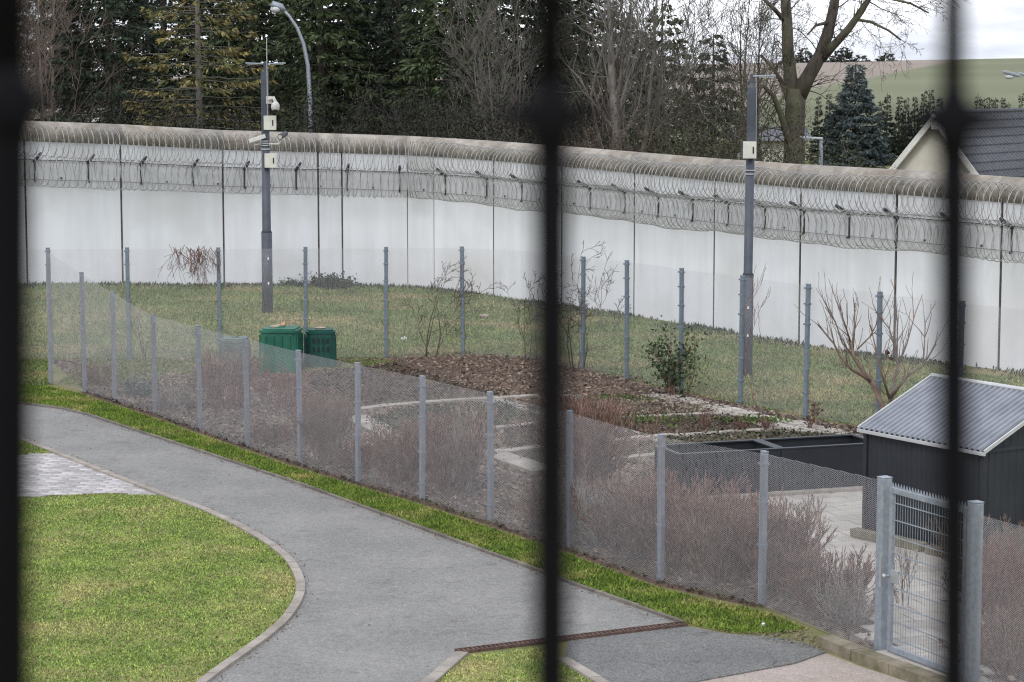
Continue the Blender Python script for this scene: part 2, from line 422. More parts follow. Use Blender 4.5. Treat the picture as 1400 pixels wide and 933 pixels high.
# ------------------------------------------------------------------ terrain
def ground_material():
    m, N, L, B = new_mat('ground')
    B.inputs['Roughness'].default_value = .95; B.inputs['Specular IOR Level'].default_value = .2
    geo = N.new('ShaderNodeNewGeometry'); sx = N.new('ShaderNodeSeparateXYZ'); L.new(geo.outputs['Position'], sx.inputs[0])
    def noise(scale, detail=6):
        n = N.new('ShaderNodeTexNoise'); n.inputs['Scale'].default_value = scale; n.inputs['Detail'].default_value = detail
        L.new(geo.outputs['Position'], n.inputs['Vector']); return n.outputs['Fac']
    def ramp(f, a, ca, b, cb):
        r = N.new('ShaderNodeValToRGB'); r.color_ramp.elements[0].position = a; r.color_ramp.elements[1].position = b
        r.color_ramp.elements[0].color = (*ca, 1); r.color_ramp.elements[1].color = (*cb, 1); L.new(f, r.inputs[0]); return r.outputs[0]
    near = ramp(noise(.6, 9), .36, (.13, .15, .055), .66, (.27, .23, .12))
    green = ramp(noise(.02, 5), .35, (.155, .168, .10), .65, (.185, .195, .12))
    brown = ramp(noise(.03, 5), .35, (.25, .21, .18), .65, (.285, .24, .205))
    ma = N.new('ShaderNodeMath'); ma.operation = 'MULTIPLY_ADD'; L.new(sx.outputs['X'], ma.inputs[0]); ma.inputs[1].default_value = -4.0
    L.new(sx.outputs['Y'], ma.inputs[2])
    st = N.new('ShaderNodeMapRange'); st.inputs[1].default_value = 116; st.inputs[2].default_value = 124; L.new(ma.outputs[0], st.inputs[0])
    far = N.new('ShaderNodeMix'); far.data_type = 'RGBA'; L.new(st.outputs[0], far.inputs[0]); L.new(green, far.inputs[6]); L.new(brown, far.inputs[7])
    sy = N.new('ShaderNodeMapRange'); sy.inputs[1].default_value = 130; sy.inputs[2].default_value = 150; L.new(sx.outputs['Y'], sy.inputs[0])
    mx = N.new('ShaderNodeMix'); mx.data_type = 'RGBA'; L.new(sy.outputs[0], mx.inputs[0]); L.new(near, mx.inputs[6]); L.new(far.outputs[2], mx.inputs[7])
    L.new(mx.outputs[2], B.inputs['Base Color'])
    bp = N.new('ShaderNodeBump'); bp.inputs['Strength'].default_value = .6; bp.inputs['Distance'].default_value = .03
    L.new(noise(14, 6), bp.inputs['Height']); L.new(bp.outputs[0], B.inputs['Normal'])
    return m
M['ground'] = ground_material()
gx = np.concatenate([[-900, -500, -250, -120, -70], np.arange(-40, 41, 1.0), [50, 60, 70, 80, 90, 100, 115, 130, 160, 250, 500, 900]])
gy = np.concatenate([[-200, -60, -10, 10], np.arange(20, 100, 1.0), np.arange(100, 160, 5.0), np.arange(160, 640, 12.0), [700, 800, 900, 1400, 3000]])
XX, YY = np.meshgrid(gx, gy); ZZ = gh(XX, YY)
nx, ny = len(gx), len(gy)
idx = np.arange(nx * ny).reshape(ny, nx)
Fg = np.stack([idx[:-1, :-1], idx[:-1, 1:], idx[1:, 1:], idx[1:, :-1]], -1).reshape(-1, 4)
o = obj_np('ground', np.stack([XX, YY, ZZ], -1).reshape(-1, 3), Fg, M['ground'], smooth_shade=True); o["kind"] = 'structure'

# ---- fence lines (near fence: base pixel x, base pixel y, height)
def hpx(yb, yt): return (yb - yt) / (yb - 88.0) * CAM_H
NEAR = [(70, 525, 2.9), (116, 537, 2.54), (157, 550, 2.28), (212, 568, 2.0), (274, 590, 2.0), (338, 612, 2.0), (411, 637, 2.0), (490, 661, 2.0),
        (577, 686, 2.0), (671, 716, 2.0), (779, 752, 2.0), (903, 798, 2.0), (1041, 829, 2.0), (1205, 897, 2.1)]
near_pts = [G(x, y) for x, y, h in NEAR]
FAR = [(70, 492.5), (177, 492), (301, 492), (418, 491), (528, 491), (633, 490), (715, 496), (797, 512), (857, 520), (931, 537), (1012, 553), (1101, 571.5), (1200, 589), (1310, 609), (1430, 631)]
far_pts = [G(x, y) for x, y in FAR]

# ------------------------------------------------------------------ paths, lawns, kerbs
up_edge = catmull(GP([(-60, 545), (30, 553), (100, 563), (180, 588), (300, 627), (400, 660), (500, 696), (600, 733), (700, 769), (800, 806), (935, 854)]))
low_edge = catmull(GP([(-60, 566), (20, 599), (75, 620), (150, 650), (225, 679), (280, 699), (330, 723), (370, 747), (396, 769), (409, 792), (411, 812), (400, 836), (375, 864), (330, 897), (280, 933), (215, 985)]))
drain_a, drain_b = G(625, 893), G(937, 855)
kerb2 = GP([(632, 896), (590, 933), (530, 985)])
path_poly = list(up_edge) + [drain_b, drain_a] + kerb2[1:] + list(low_edge[::-1])
sheet('asphalt_path', path_poly, .008, M['asphalt'])
patch_poly = GP([(770, 905), (778, 874), (937, 857), (1000, 868), (1060, 872), (1105, 880), (1128, 893), (1085, 908), (1010, 922), (935, 936), (870, 950), (835, 940)])
sheet('asphalt_patch', patch_poly, .006, M['asphalt_dark'])
conc_poly = GP([(1128, 893), (1085, 908), (1010, 922), (935, 936), (700, 985), (1400, 1010), (1310, 955), (1180, 913)])
sheet('concrete_road', conc_poly, .004, M['pink_concrete'])
# narrow asphalt seam ridge
sb = MB(); sb.tube([(*p[:2], .006) for p in GP([(1000, 868), (1040, 884), (1062, 905), (1052, 912)])], .012, 5)
sb.build('asphalt_seam', M['asphalt_dark'])["kind"] = 'structure'
sb = MB(); sb.tube([(*p[:2], .006) for p in GP([(1128, 893), (1085, 908), (1010, 922), (935, 936)])], [.02, .03, .028, .02], 5)
sb.build('asphalt_edge', M['asphalt_dark'])["kind"] = 'structure'

lawn1_poly = list(low_edge[np.searchsorted(-low_edge[:, 1], -G(225, 679)[1]):]) + GP([(-120, 1000), (-120, 690), (30, 682), (100, 678), (160, 677)])
sheet('lawn', lawn1_poly, .012, M['lawn'])
lawn2_poly = GP([(634, 899), (735, 886), (768, 905), (822, 938), (860, 975), (545, 985), (592, 935)])
sheet('lawn_corner', lawn2_poly, .010, M['lawn'])
lawn3_poly = GP([(-60, 568), (22, 600), (74, 620), (30, 624), (-60, 626)])
sheet('lawn_wedge', lawn3_poly, .012, M['lawn'])
strip_poly = [tuple(p) for p in up_edge] + GP([(1000, 866), (1060, 868), (1105, 862), (1041, 838), (960, 822)]) + [(p[0] - .16, p[1] - .16) for p in near_pts[11:0:-1]] + GP([(70, 530), (20, 527), (-60, 522)])
sheet('verge', strip_poly, .006, M['lawn'])
far_poly = [(p[0], p[1] + .05) for p in far_pts] + [(14.0, 45.5), (12.5, 49.5), (10.9, 51.5), (8.9, 53.6), (7.07, 56.6), (5.3, 60.3), (3.45, 64), (1.5, 67), (-.5, 69.8), (-2.4, 71.6), (-5.4, 71.3), (-9.2, 69.8), (-12.5, 67.7), (-17, 65.5), (-17, 54)]

def kerb_run(name, pts, width, height, m, step=1.0, gap=.012):
    root = empty(name, kind='structure')
    P = resample(pts, step)
    for i in range(len(P) - 1):
        a, b = P[i], P[i + 1]; d = b - a; L = np.linalg.norm(d); d /= L; n = np.array([-d[1], d[0]]) * width * .5
        a2, b2 = a + d * gap * .5, b - d * gap * .5
        j = random.uniform(-.004, .004)
        MB().prism([a2 - n, b2 - n, b2 + n, a2 + n], -.05, height + j).build('edging_stone', m, root)
    return root
kerb_run('kerb_path_upper', up_edge, .055, .045, M['kerb_dark'])
kerb_run('kerb_path_lower', low_edge, .12, .045, M['kerb'], step=.6)
kerb_run('kerb_lawn_corner', kerb2, .15, .045, M['kerb'])
kerb_run('kerb_road', GP([(768, 904), (822, 936), (860, 960)]), .14, .045, M['kerb'])
kerb_run('kerb_garden', GP([(1128, 884), (1180, 905), (1250, 930), (1330, 962)]), .22, .13, M['mossy'], step=.8, gap=.01)

# paver terrace at left: blocks laid in rows
pv = MB(); pav_poly = np.array(GP([(-60, 627), (30, 623), (76, 621), (150, 651), (222, 678), (160, 676), (100, 677), (30, 681), (-60, 688)]))
sheet('paver_bed', [tuple(p) for p in pav_poly], .0165, M['kerb'])
lo, hi = pav_poly.min(0), pav_poly.max(0)
Vp, Fp, Ap = [], [], []
bx, by = .24, .16
r_i = 0
for yy in np.arange(lo[1], hi[1], by):
    off = (r_i % 2) * bx * .5; r_i += 1
    for xx in np.arange(lo[0] + off, hi[0], bx):
        c = np.array([[xx + bx / 2, yy + by / 2]])
        if not in_poly(c, pav_poly)[0]: continue
        x0, x1, y0, y1 = xx + .005, xx + bx - .005, yy + .005, yy + by - .005
        z1 = .022 + random.uniform(-.002, .002); n = len(Vp)
        Vp += [(x0, y0, 0.006), (x1, y0, 0.006), (x1, y1, 0.006), (x0, y1, 0.006), (x0 + .004, y0 + .004, z1), (x1 - .004, y0 + .004, z1), (x1 - .004, y1 - .004, z1), (x0 + .004, y1 - .004, z1)]
        Fp += [(n + 4, n + 5, n + 6, n + 7), (n, n + 1, n + 5, n + 4), (n + 1, n + 2, n + 6, n + 5), (n + 2, n + 3, n + 7, n + 6), (n + 3, n, n + 4, n + 7)]
        Ap += [random.random()] * 8
o = obj_np('paver_blocks', Vp, np.array(Fp), M['paver'], attr=Ap); tag(o, 'light grey paver blocks in rows between lawn and asphalt path', 'paving', kind='stuff')

# drain channel with rusty grating
da, db = Vector(drain_a), Vector(drain_b); dl = (db - da).length; ang = math.atan2(db.y - da.y, db.x - da.x)
dr = empty('drain_channel', (da.x, da.y, 0), ang, 'long narrow drain channel with rusty red grating across the asphalt', 'drain')
MB().box((dl / 2, .065, .012), (dl, .016, .05)).box((dl / 2, -.065, .012), (dl, .016, .05)).build('rim', M['rust'], dr)
MB().box((dl / 2, 0, .004), (dl, .11, .01)).build('trough', M['black'], dr)
gb = MB()
for k in range(int(dl / .06)):
    gb.box((.03 + k * .06, 0, .024), (.030, .110, .014))
gb.build('grating_bars', M['rust'], dr)["kind"] = 'stuff'

# ------------------------------------------------------------------ garden surfaces
gard_poly = [(p[0] + .03, p[1] + .08) for p in near_pts[1:]] + GP([(1325, 945), (1450, 975), (1450, 640)]) + [(p[0], p[1] - .05) for p in far_pts[::-1][1:]]
sheet('garden_soil', gard_poly, .004, M['soil'])
inner_grass = GP([(150, 470), (170, 494), (540, 492), (545, 497), (470, 506), (380, 512), (250, 512), (190, 520), (120, 532), (80, 524)])
sheet('garden_grass', inner_grass, .008, M['lawn'])
mound = []
def mound_mesh(name, poly, hmax, m, seed=0, res=.12):
    poly = np.array([p[:2] for p in poly]); lo, hi = poly.min(0), poly.max(0)
    xs = np.arange(lo[0], hi[0] + res, res); ys = np.arange(lo[1], hi[1] + res, res)
    X, Y = np.meshgrid(xs, ys); P = np.stack([X.ravel(), Y.ravel()], 1)
    ins = in_poly(P, poly)
    # distance to the outline
    d = np.full(len(P), 9e9)
    for i in range(len(poly)):
        a, b = poly[i], poly[(i + 1) % len(poly)]; ab = b - a
        t = np.clip(((P - a) @ ab) / (ab @ ab + 1e-9), 0, 1); d = np.minimum(d, np.linalg.norm(P - a - t[:, None] * ab, axis=1))
    r = np.random.default_rng(seed)
    z = np.where(ins, .006 + hmax * smooth(0, min(.5, hmax * 2.0), d) * (.25 + .75 * r.random(len(P))), -.03)
    id_ = np.arange(len(P)).reshape(X.shape)
    Fq = np.stack([id_[:-1, :-1], id_[:-1, 1:], id_[1:, 1:], id_[1:, :-1]], -1).reshape(-1, 4)
    Fq = Fq[ins[Fq].any(1)]
    o = obj_np(name, np.column_stack([P, z]), Fq, m); o["kind"] = 'structure'; return o
mound_mesh('soil_mound', GP([(520, 493), (640, 489), (735, 492), (800, 508), (870, 524), (905, 538), (860, 545), (800, 546), (735, 541), (660, 527), (570, 508)]), .10, M['red_soil'], 3, res=.07)
mound_mesh('fence_foot_soil', [(p[0] - .10, p[1] - .10) for p in near_pts[1:13]] + [(p[0] + .14, p[1] + .14) for p in near_pts[12:0:-1]], .10, M['red_soil'], 4, res=.06)
bed_list = [[(800, 548), (870, 541), (960, 556), (985, 566), (800, 574)], [(800, 577), (985, 569), (1050, 580), (1060, 588), (905, 598), (790, 607)],
            [(905, 601), (1060, 591), (1130, 594), (1180, 600), (1040, 603), (912, 611)], [(790, 612), (895, 603), (895, 624), (790, 634)],
            [(690, 585), (800, 578), (790, 608), (690, 616)], [(500, 578), (560, 560), (690, 552), (740, 566), (690, 584), (640, 592), (545, 600)],
            [(690, 620), (780, 612), (780, 640), (750, 640)], [(430, 512), (540, 500), (640, 530), (700, 541), (560, 552), (480, 560), (400, 560)]]
for i, b in enumerate(bed_list):
    mound_mesh('garden_bed', GP(b), .05, M['bed'], 20 + i, res=.1)
sheet('gravel_path', GP([(865, 536), (905, 541), (1000, 562), (1110, 584), (1200, 603), (1200, 612), (1120, 597), (1050, 583), (985, 567), (930, 552), (870, 541)]), .010, M['gravel'])
def strip_run(px, width, name='garden_edging'):
    P = resample(GP(px), 1.0)
    root = empty(name, kind='structure')
    for i in range(len(P) - 1):
        a, b = P[i], P[i + 1]; d = (b - a); L = np.linalg.norm(d); d /= L
        n = np.array([-d[1], d[0]]) * width * .5; w = random.uniform(-.03, .03)
        a2, b2 = a + d * .012 + n * w, b - d * .012 - n * w
        MB().prism([a2 - n, b2 - n, b2 + n, a2 + n], -.03, .055 + random.uniform(-.012, .012)).build('edging_slab', M['strip'], root)
for px, w in [([(482, 563), (560, 553), (735, 543)], .26), ([(484, 572), (545, 602)], .5), ([(676, 549), (750, 570)], .26), ([(650, 592), (735, 581)], .22),
              ([(640, 626), (740, 613)], .25), ([(668, 620), (745, 648)], .5), ([(770, 545), (872, 537)], .3), ([(806, 577), (985, 567)], .22),
              ([(786, 611), (900, 599), (1062, 589)], .22), ([(786, 637), (900, 624)], .22), ([(838, 588), (905, 606)], .25), ([(985, 567), (1065, 590), (1180, 598)], .3)]:
    strip_run(px, w)
P = resample(GP([(893, 541), (1000, 566), (1100, 587), (1185, 603)]), .52)
sroot = empty('stone_path', kind='structure')
for i in range(len(P) - 1):
    for row in (-1, 1):
        a, b = P[i], P[i + 1]; d = b - a; L = np.linalg.norm(d); d /= L; n = np.array([-d[1], d[0]])
        c0_ = (a + b) / 2 + n * row * .24 + d * (random.uniform(-.05, .05) + .13 * row); w_, l_ = random.uniform(.17, .23), L * random.uniform(.38, .48)
        q_ = [c0_ - d * l_ - n * w_, c0_ + d * l_ * random.uniform(.8, 1) - n * w_ * random.uniform(.8, 1.05), c0_ + d * l_ + n * w_, c0_ - d * l_ * random.uniform(.8, 1) + n * w_]
        MB().prism(q_, -.02, .034 + random.uniform(-.01, .012)).build('stone', M['slab'], sroot)
# patio of separate slabs
pat = np.array(GP([(1042, 684), (1192, 672), (1330, 760), (1330, 960), (1210, 892), (1120, 800), (1080, 730)]))
sheet('patio_bed', [tuple(p) for p in pat], .008, M['kerb_dark'])
proot = empty('patio', kind='structure')
da_ = np.array([.95, .31]) / np.linalg.norm([.95, .31]); dn_ = np.array([-da_[1], da_[0]])
slab_me = {}
for i in range(-16, 22):
    for j in range(-30, 30):
        c = np.array([4.6, 36.5]) + da_ * (i * .52 + (j % 2) * .26) + dn_ * (j * .36)
        if in_poly(c[None], pat)[0]:
            if 's' not in slab_me:
                s_o = MB().box((0, 0, 0), (.505, .345, .05), bev=.006).build('slab', M['slab'], proot); slab_me['s'] = s_o.data
            else:
                s_o = link(bpy.data.objects.new('slab', slab_me['s']), proot)
            s_o.location = (c[0], c[1], .002 + random.uniform(-.003, .003)); s_o.rotation_euler = (random.uniform(-.006, .006), random.uniform(-.006, .006), math.atan2(da_[1], da_[0]))

# ------------------------------------------------------------------ perimeter wall
WALL = [(-70, 384, 160.5), (30, 384, 165), (162, 384.5, 170), (302, 386, 178), (433, 386, 182), (466, 386.5, 183), (557, 389, 186), (595, 391, 188), (678, 401, 193),
        (772, 416, 200), (872, 433, 208), (982, 455, 217), (1100, 478, 225), (1231, 499, 232), (1375, 516, 241.5), (1520, 537, 251)]
WH = 4.55
wp = []
for x, yb, yt in WALL:
    Y = F_PX * WH / (yb - yt) * (1 + .0)
    b = P3(x, yb, Y)
    wp.append(np.array([b[0], b[1], b[2]]))
wp = np.array(wp)
# even out depth noise
for _ in range(2):
    wp[1:-1, 1] = wp[1:-1, 1] * .5 + .25 * (wp[:-2, 1] + wp[2:, 1])
wp[5:9, 1] = (71.12, 71.42, 71.2, 69.75)      # gentle bend, no kink
wp = np.array([np.array(P3(x, yt, wp[i, 1])) for i, (x, yb, yt) in enumerate(WALL)])   # coping crest points
wall = empty('perimeter_wall', (wp[5][0], wp[5][1], wp[5][2] - WH), 0, 'tall pale concrete prison wall with rounded brown coping', 'wall')
def wchild(mb, name, m, sm=False):
    o = mb.build(name, m, wall, sm); o.matrix_parent_inverse = Matrix.Translation(-Vector(wall.location)); return o
T = .10
CR = .30
nrm = []
for i in range(len(wp)):
    d = wp[min(i + 1, len(wp) - 1)][:2] - wp[max(i - 1, 0)][:2]; d /= np.linalg.norm(d); nrm.append(np.array([d[1], -d[0]]))
nrm = np.array(nrm)      # towards the yard
for i in range(len(wp) - 1):
    a, b = wp[i].copy(), wp[i + 1].copy()
    d = (b - a); L = np.linalg.norm(d); d /= L
    n2 = np.array([d[1], -d[0], 0]); n2 /= np.linalg.norm(n2)
    g = .03
    a2, b2 = a + d * g, b - d * g
    vs = []
    for p in (a2, b2):
        for s_, zz in ((T, -CR), (-T, -CR), (-T, -5.4), (T, -5.4)):
            q = p + n2 * s_; vs.append((q[0], q[1], p[2] + zz))
    wchild(MB().add(vs, [(0, 1, 2, 3), (7, 6, 5, 4), (0, 4, 5, 1), (1, 5, 6, 2), (2, 6, 7, 3), (3, 7, 4, 0)]), 'wall_panel', M['wall'])
    # thin slab giving each panel a greyer band behind the lower coil
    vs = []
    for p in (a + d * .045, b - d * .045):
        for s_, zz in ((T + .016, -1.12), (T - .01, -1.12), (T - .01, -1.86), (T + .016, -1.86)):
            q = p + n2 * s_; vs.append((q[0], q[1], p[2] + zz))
    wchild(MB().add(vs, [(0, 1, 2, 3), (7, 6, 5, 4), (0, 4, 5, 1), (1, 5, 6, 2), (2, 6, 7, 3), (3, 7, 4, 0)]), 'grey_band', M['greyband'])
    # recessed joint filler
    vs = []
    for p in (b - d * .024, b + d * .024):
        for s_, zz in ((T + .005, -CR), (-T + .03, -CR), (-T + .03, -5.4), (T + .005, -5.4)):
            q = p + n2 * s_; vs.append((q[0], q[1], p[2] + zz))
    wchild(MB().add(vs, [(0, 1, 2, 3), (7, 6, 5, 4), (0, 4, 5, 1), (1, 5, 6, 2), (2, 6, 7, 3), (3, 7, 4, 0)]), 'joint', M['joint'])
    c0, c1 = a + d * .012 - [0, 0, CR], b - d * .012 - [0, 0, CR]
    wchild(MB().tube([c0, c0 * .5 + c1 * .5, c1], CR, 20), 'coping_segment', M['coping'], True)

# razor wire: resample crest line with normals
dcum = np.concatenate([[0], np.cumsum(np.linalg.norm(np.diff(wp[:, :2], axis=0), axis=1))])
def crest(t):
    return np.stack([np.interp(t, dcum, wp[:, k]) for k in range(3)], -1), np.stack([np.interp(t, dcum, nrm[:, k]) for k in range(2)], -1)
def coil(name, label, drop, out, rad, pitch, thick, t0, t1):
    per = 22; turns = int((t1 - t0) / pitch); n = turns * per
    k = np.arange(n + 1); t = t0 + k / per * pitch
    ph = 2 * math.pi * k / per
    rj = rad * (1 + .035 * np.sin(t * 1.7) + .03 * np.sin(t * 4.3 + 1) + .02 * rng.normal(size=len(t)).cumsum() / np.sqrt(np.arange(1, len(t) + 1)))
    t = t + .03 * np.sin(t * 9.0) + .04 * np.sin(ph * 1.0 + t)
    c, nn = crest(t)
    P = c.copy(); P[:, 2] += -drop + rj * np.sin(ph) + .03 * np.sin(t * .9)
    P[:, 0] += nn[:, 0] * (out + rj * .92 * np.cos(ph)); P[:, 1] += nn[:, 1] * (out + rj * .92 * np.cos(ph))
    V, Fq = tubes(P[:-1], P[1:], np.full(n, thick), np.full(n, thick), 3)
    # the second, counter wound strand of the concertina
    P2 = c.copy(); ph2 = -ph + .6; P2[:, 2] += -drop + rj * np.sin(ph2) + .03 * np.sin(t * .9)
    P2[:, 0] += nn[:, 0] * (out + rj * .92 * np.cos(ph2)); P2[:, 1] += nn[:, 1] * (out + rj * .92 * np.cos(ph2))
    Vb, Fb = tubes(P2[:-1], P2[1:], np.full(n, thick * .8), np.full(n, thick * .8), 3)
    Fq = np.vstack([Fq, Fb + len(V)]); V = np.vstack([V, Vb])
    # barbs: short crossing slivers
    m = np.arange(0, n, 2); mid = (P[:-1][m] + P[1:][m]) / 2; dr_ = unit(len(m)) * .022
    V2, F2 = tubes(mid - dr_, mid + dr_, np.full(len(m), thick * .7), np.full(len(m), thick * .7), 3)
    o = obj_np(name, np.vstack([V, V2]), np.vstack([Fq, F2 + len(V)]), M['razor'])
    return tag(o, label, 'razor wire', 'razor wire coils along the wall')
coil('razor_wire_coil', 'upper razor wire coil hanging over the brown wall coping', .58, .66, .46, .20, .0085, .2, dcum[-1] - .2)
coil('razor_wire_coil', 'lower razor wire coil on the wall face below the bracket arms', 1.42, .60, .44, .22, .0085, .2, dcum[-1] - .2)
wm = MB()
tt = np.arange(.2, dcum[-1] - .2, .6)
for dz, off in ((1.10, .10), (1.66, .10)):
    c, nn = crest(tt)
    wchild(MB().tube([(p[0] + q[0] * (T + off * .55), p[1] + q[1] * (T + off * .55), p[2] - dz) for p, q in zip(c, nn)], .013 if dz < 1.5 else .006, 5), 'tension_wire', M['darksteel'])
for t in np.arange(.9, dcum[-1], 1.62):
    c, nn = crest(np.array([t])); c, q = c[0], nn[0]
    def pt(out, dz): return (c[0] + q[0] * (T + out), c[1] + q[1] * (T + out), c[2] - dz)
    mb = MB().tube([pt(.03, 1.12), pt(.03, 1.68)], .026, 6).tube([pt(.03, 1.68), pt(.09, 1.70)], .028, 6).tube([pt(.0, 1.14), pt(.26, 1.02), pt(.48, .90)], [.050, .046, .040], 6)
    wchild(mb, 'bracket_arm', M['darksteel'])
    c2, nn2 = crest(np.array([t + .8])); c, q = c2[0], nn2[0]
    wchild(MB().box(pt(.02, 1.60), (.05, .05, .05)), 'anchor_plate', M['darksteel'])

# ------------------------------------------------------------------ expanded mesh fences
def mesh_panel_data(L, h0, h1, sw, cw=.062, ch=.0125):
    """horizontal zigzag strands; h0,h1 top height left and right"""
    nseg = int(round(L / (cw / 2))); xs = np.linspace(0, L, nseg + 1)
    rows = int(max(h0, h1) / ch); Vs, Fs = [], []; base = 0
    for r_ in range(rows):
        z = r_ * ch + np.where((np.arange(nseg + 1) + r_) % 2 == 0, 0, ch * .98)
        top = h0 + (h1 - h0) * xs / L
        ok = z <= top
        if ok.sum() < 2: continue
        x, zz = xs[ok], z[ok]; n = len(x)
        ring = np.stack([np.stack([x, np.full(n, -sw * .55), zz - sw * .35], 1), np.stack([x, np.full(n, sw * .55), zz + sw * .1], 1), np.stack([x, np.full(n, -sw * .2), zz + sw * .6], 1)], 1)
        Vs.append(ring.reshape(-1, 3)); i = base + np.arange(n - 1)[:, None] * 3
        for a, b in ((0, 1), (1, 2), (2, 0)):
            Fs.append(np.concatenate([i + a, i + b, i + 3 + b, i + 3 + a], 1))
        base += n * 3
    return mesh_np('mesh_panel', np.vstack(Vs), np.vstack(Fs), M['mesh'])
near_std = mesh_panel_data(2.2, 1.97, 1.97, .0026)
far_std = mesh_panel_data(2.1, 2.58, 2.58, .0027)
def post_mesh(h, w, d, m, clamps=()):
    mb = MB().box((0, 0, h / 2 - .1), (w, d, h + .2), bev=.012)
    mb.box((0, 0, h + .006), (w * 1.06, d * 1.06, .02), bev=.005)
    return mb
def fence(name, label, pts, hs, std, post_w, m_post, clamp_z, front, stdL, sloped, skip=()):
    root = empty(name, (pts[0][0], pts[0][1], 0), 0, label, 'fence')
    inv = Matrix.Translation(-Vector(root.location))
    cache = {}
    for i, p in enumerate(pts):
        q0, q1 = pts[max(i - 1, 0)], pts[min(i + 1, len(pts) - 1)]
        an = math.atan2(q1[1] - q0[1], q1[0] - q0[0])
        z = float(gh(p[0], p[1]))
        if i not in skip:
            h = hs[i]; key = round(h, 2)
            if key not in cache:
                po = post_mesh(h, post_w, post_w * .75, m_post).build('post', m_post, root); cache[key] = po.data
            else:
                po = link(bpy.data.objects.new('post', cache[key]), root)
            po.matrix_parent_inverse = inv
            po.location = (p[0], p[1], z); po.rotation_euler = (random.uniform(-.008, .008), random.uniform(-.008, .008), an)
            for cz in clamp_z:
                if cz < h:
                    k = 'c'
                    if k not in cache:
                        mb = MB().box((0, 0, 0), (post_w * 1.25, post_w * 1.02, .035), bev=.006).tube([(-post_w * .75, -post_w * .45, 0), (-post_w * .5, -post_w * .45, 0)], .018, 6)
                        co = mb.build('clamp', m_post, po); cache[k] = co.data
                    else:
                        co = link(bpy.data.objects.new('clamp', cache[k]), po)
                    co.location = (0, 0, cz)
        if i + 1 < len(pts):
            p2 = pts[i + 1]; L = math.hypot(p2[0] - p[0], p2[1] - p[1]); a2 = math.atan2(p2[1] - p[1], p2[0] - p[0])
            off = front * post_w * .55
            n = (-math.sin(a2) * off, math.cos(a2) * off)
            if abs(hs[i] - hs[i + 1]) > .05 and sloped:
                me = mesh_panel_data(L, hs[i] - .03, hs[i + 1] - .03, .0026); sx = 1
            else:
                me = std; sx = L / stdL
            fo = link(bpy.data.objects.new('mesh_panel', me), root); fo.matrix_parent_inverse = inv
            fo.location = (p[0] + n[0], p[1] + n[1], z + .03); fo.rotation_euler = (0, 0, a2); fo.scale = (sx, 1, 1)
    return root
fence('mesh_fence', 'low expanded metal fence running diagonally beside the asphalt path', near_pts, [h for _, _, h in NEAR], near_std, .09, M['post'], (.28, .8, 1.35, 1.85), -1, 2.2, True, skip=(13,))
fence('mesh_fence', 'taller expanded metal fence at the back of the garden', [G(-70, 493)] + far_pts, [2.63] * (len(far_pts) + 1), far_std, .088, M['farpost'], (.06, .5, .95, 1.4, 1.85, 2.25, 2.56), 1, 2.1, False, skip=(7,))
fence('mesh_fence', 'short stretch of expanded metal fence right of the gate', [G(1330, 943), G(1442, 985), G(1560, 1030)], [2.14] * 3, near_std, .09, M['post'], (), -1, 2.2, False, skip=(0,))
fence('mesh_fence', 'short stretch of tall fence joining left corner post to back fence', [near_pts[0], far_pts[0]], [2.66, 2.63], far_std, .10, M['farpost'], (), 1, 2.1, False, skip=(0, 1))

# ------------------------------------------------------------------ gate
g1, g2 = Vector(G(1205, 897)), Vector(G(1328, 945))
ga = math.atan2(g2.y - g1.y, g2.x - g1.x); gl = (g2 - g1).length
gate = empty('garden_gate', g1, ga, 'galvanised steel rod mat gate with spiked top between two square posts', 'gate')
for x in (0, gl):
    p = MB().box((x, 0, 1.0), (.13, .13, 2.24), bev=.012).build('gate_post', M['galv'], gate)
    MB().box((x, 0, 2.128), (.135, .135, .014), bev=.004).build('cap', M['galv'], p)
x0, x1, zb, zt = .135, gl - .125, .10, 2.04
fr = MB().box((x0 + .03, 0, (zb + zt) / 2), (.06, .05, zt - zb), bev=.006).box((x1 - .03, 0, (zb + zt) / 2), (.06, .05, zt - zb), bev=.006)
fr.box(((x0 + x1) / 2, 0, zt - .035), (x1 - x0 - .122, .046, .07), bev=.006).box(((x0 + x1) / 2, 0, zb + .035), (x1 - x0 - .122, .046, .07), bev=.006)
fr = fr.build('gate_frame', M['galv'], gate)
rod_v = None
for x in np.arange(x0 + .085, x1 - .06, .05):
    if rod_v is None:
        r_ = MB().tube([(0, 0, zb + .06), (0, 0, zt - .06)], .0035, 5).build('vertical_rod', M['galv'], gate); rod_v = r_.data
    else: r_ = link(bpy.data.objects.new('vertical_rod', rod_v), gate)
    r_.location = (x, 0, 0)
rod_h = None
for z in np.arange(zb + .16, zt - .08, .2):
    for s_ in (-.011, .011):
        if rod_h is None:
            r_ = MB().tube([(x0 + .05, 0, 0), (x1 - .05, 0, 0)], .0045, 5).build('cross_rod', M['galv'], gate); rod_h = r_.data
        else: r_ = link(bpy.data.objects.new('cross_rod', rod_h), gate)
        r_.location = (0, s_, z)
sp = MB()
for x in np.arange(x0 + .03, x1 - .02, .055):
    sp.add([(x - .022, -.003, zt), (x + .022, -.003, zt), (x, -.003, zt + .055), (x - .022, .003, zt), (x + .022, .003, zt), (x, .003, zt + .055)],
           [(0, 1, 2), (5, 4, 3), (0, 3, 4, 1), (1, 4, 5, 2), (2, 5, 3, 0)])
sp.build('spike_strip', M['galv'], gate)
lk = MB().box((x0 + .03, 0, 1.0), (.05, .06, .30), bev=.006).build('lock_case', M['galv'], gate)
MB().box((x0 + .12, -.02, 1.0), (.15, .012, .16), bev=.004).build('guard_plate', M['alu'], lk)
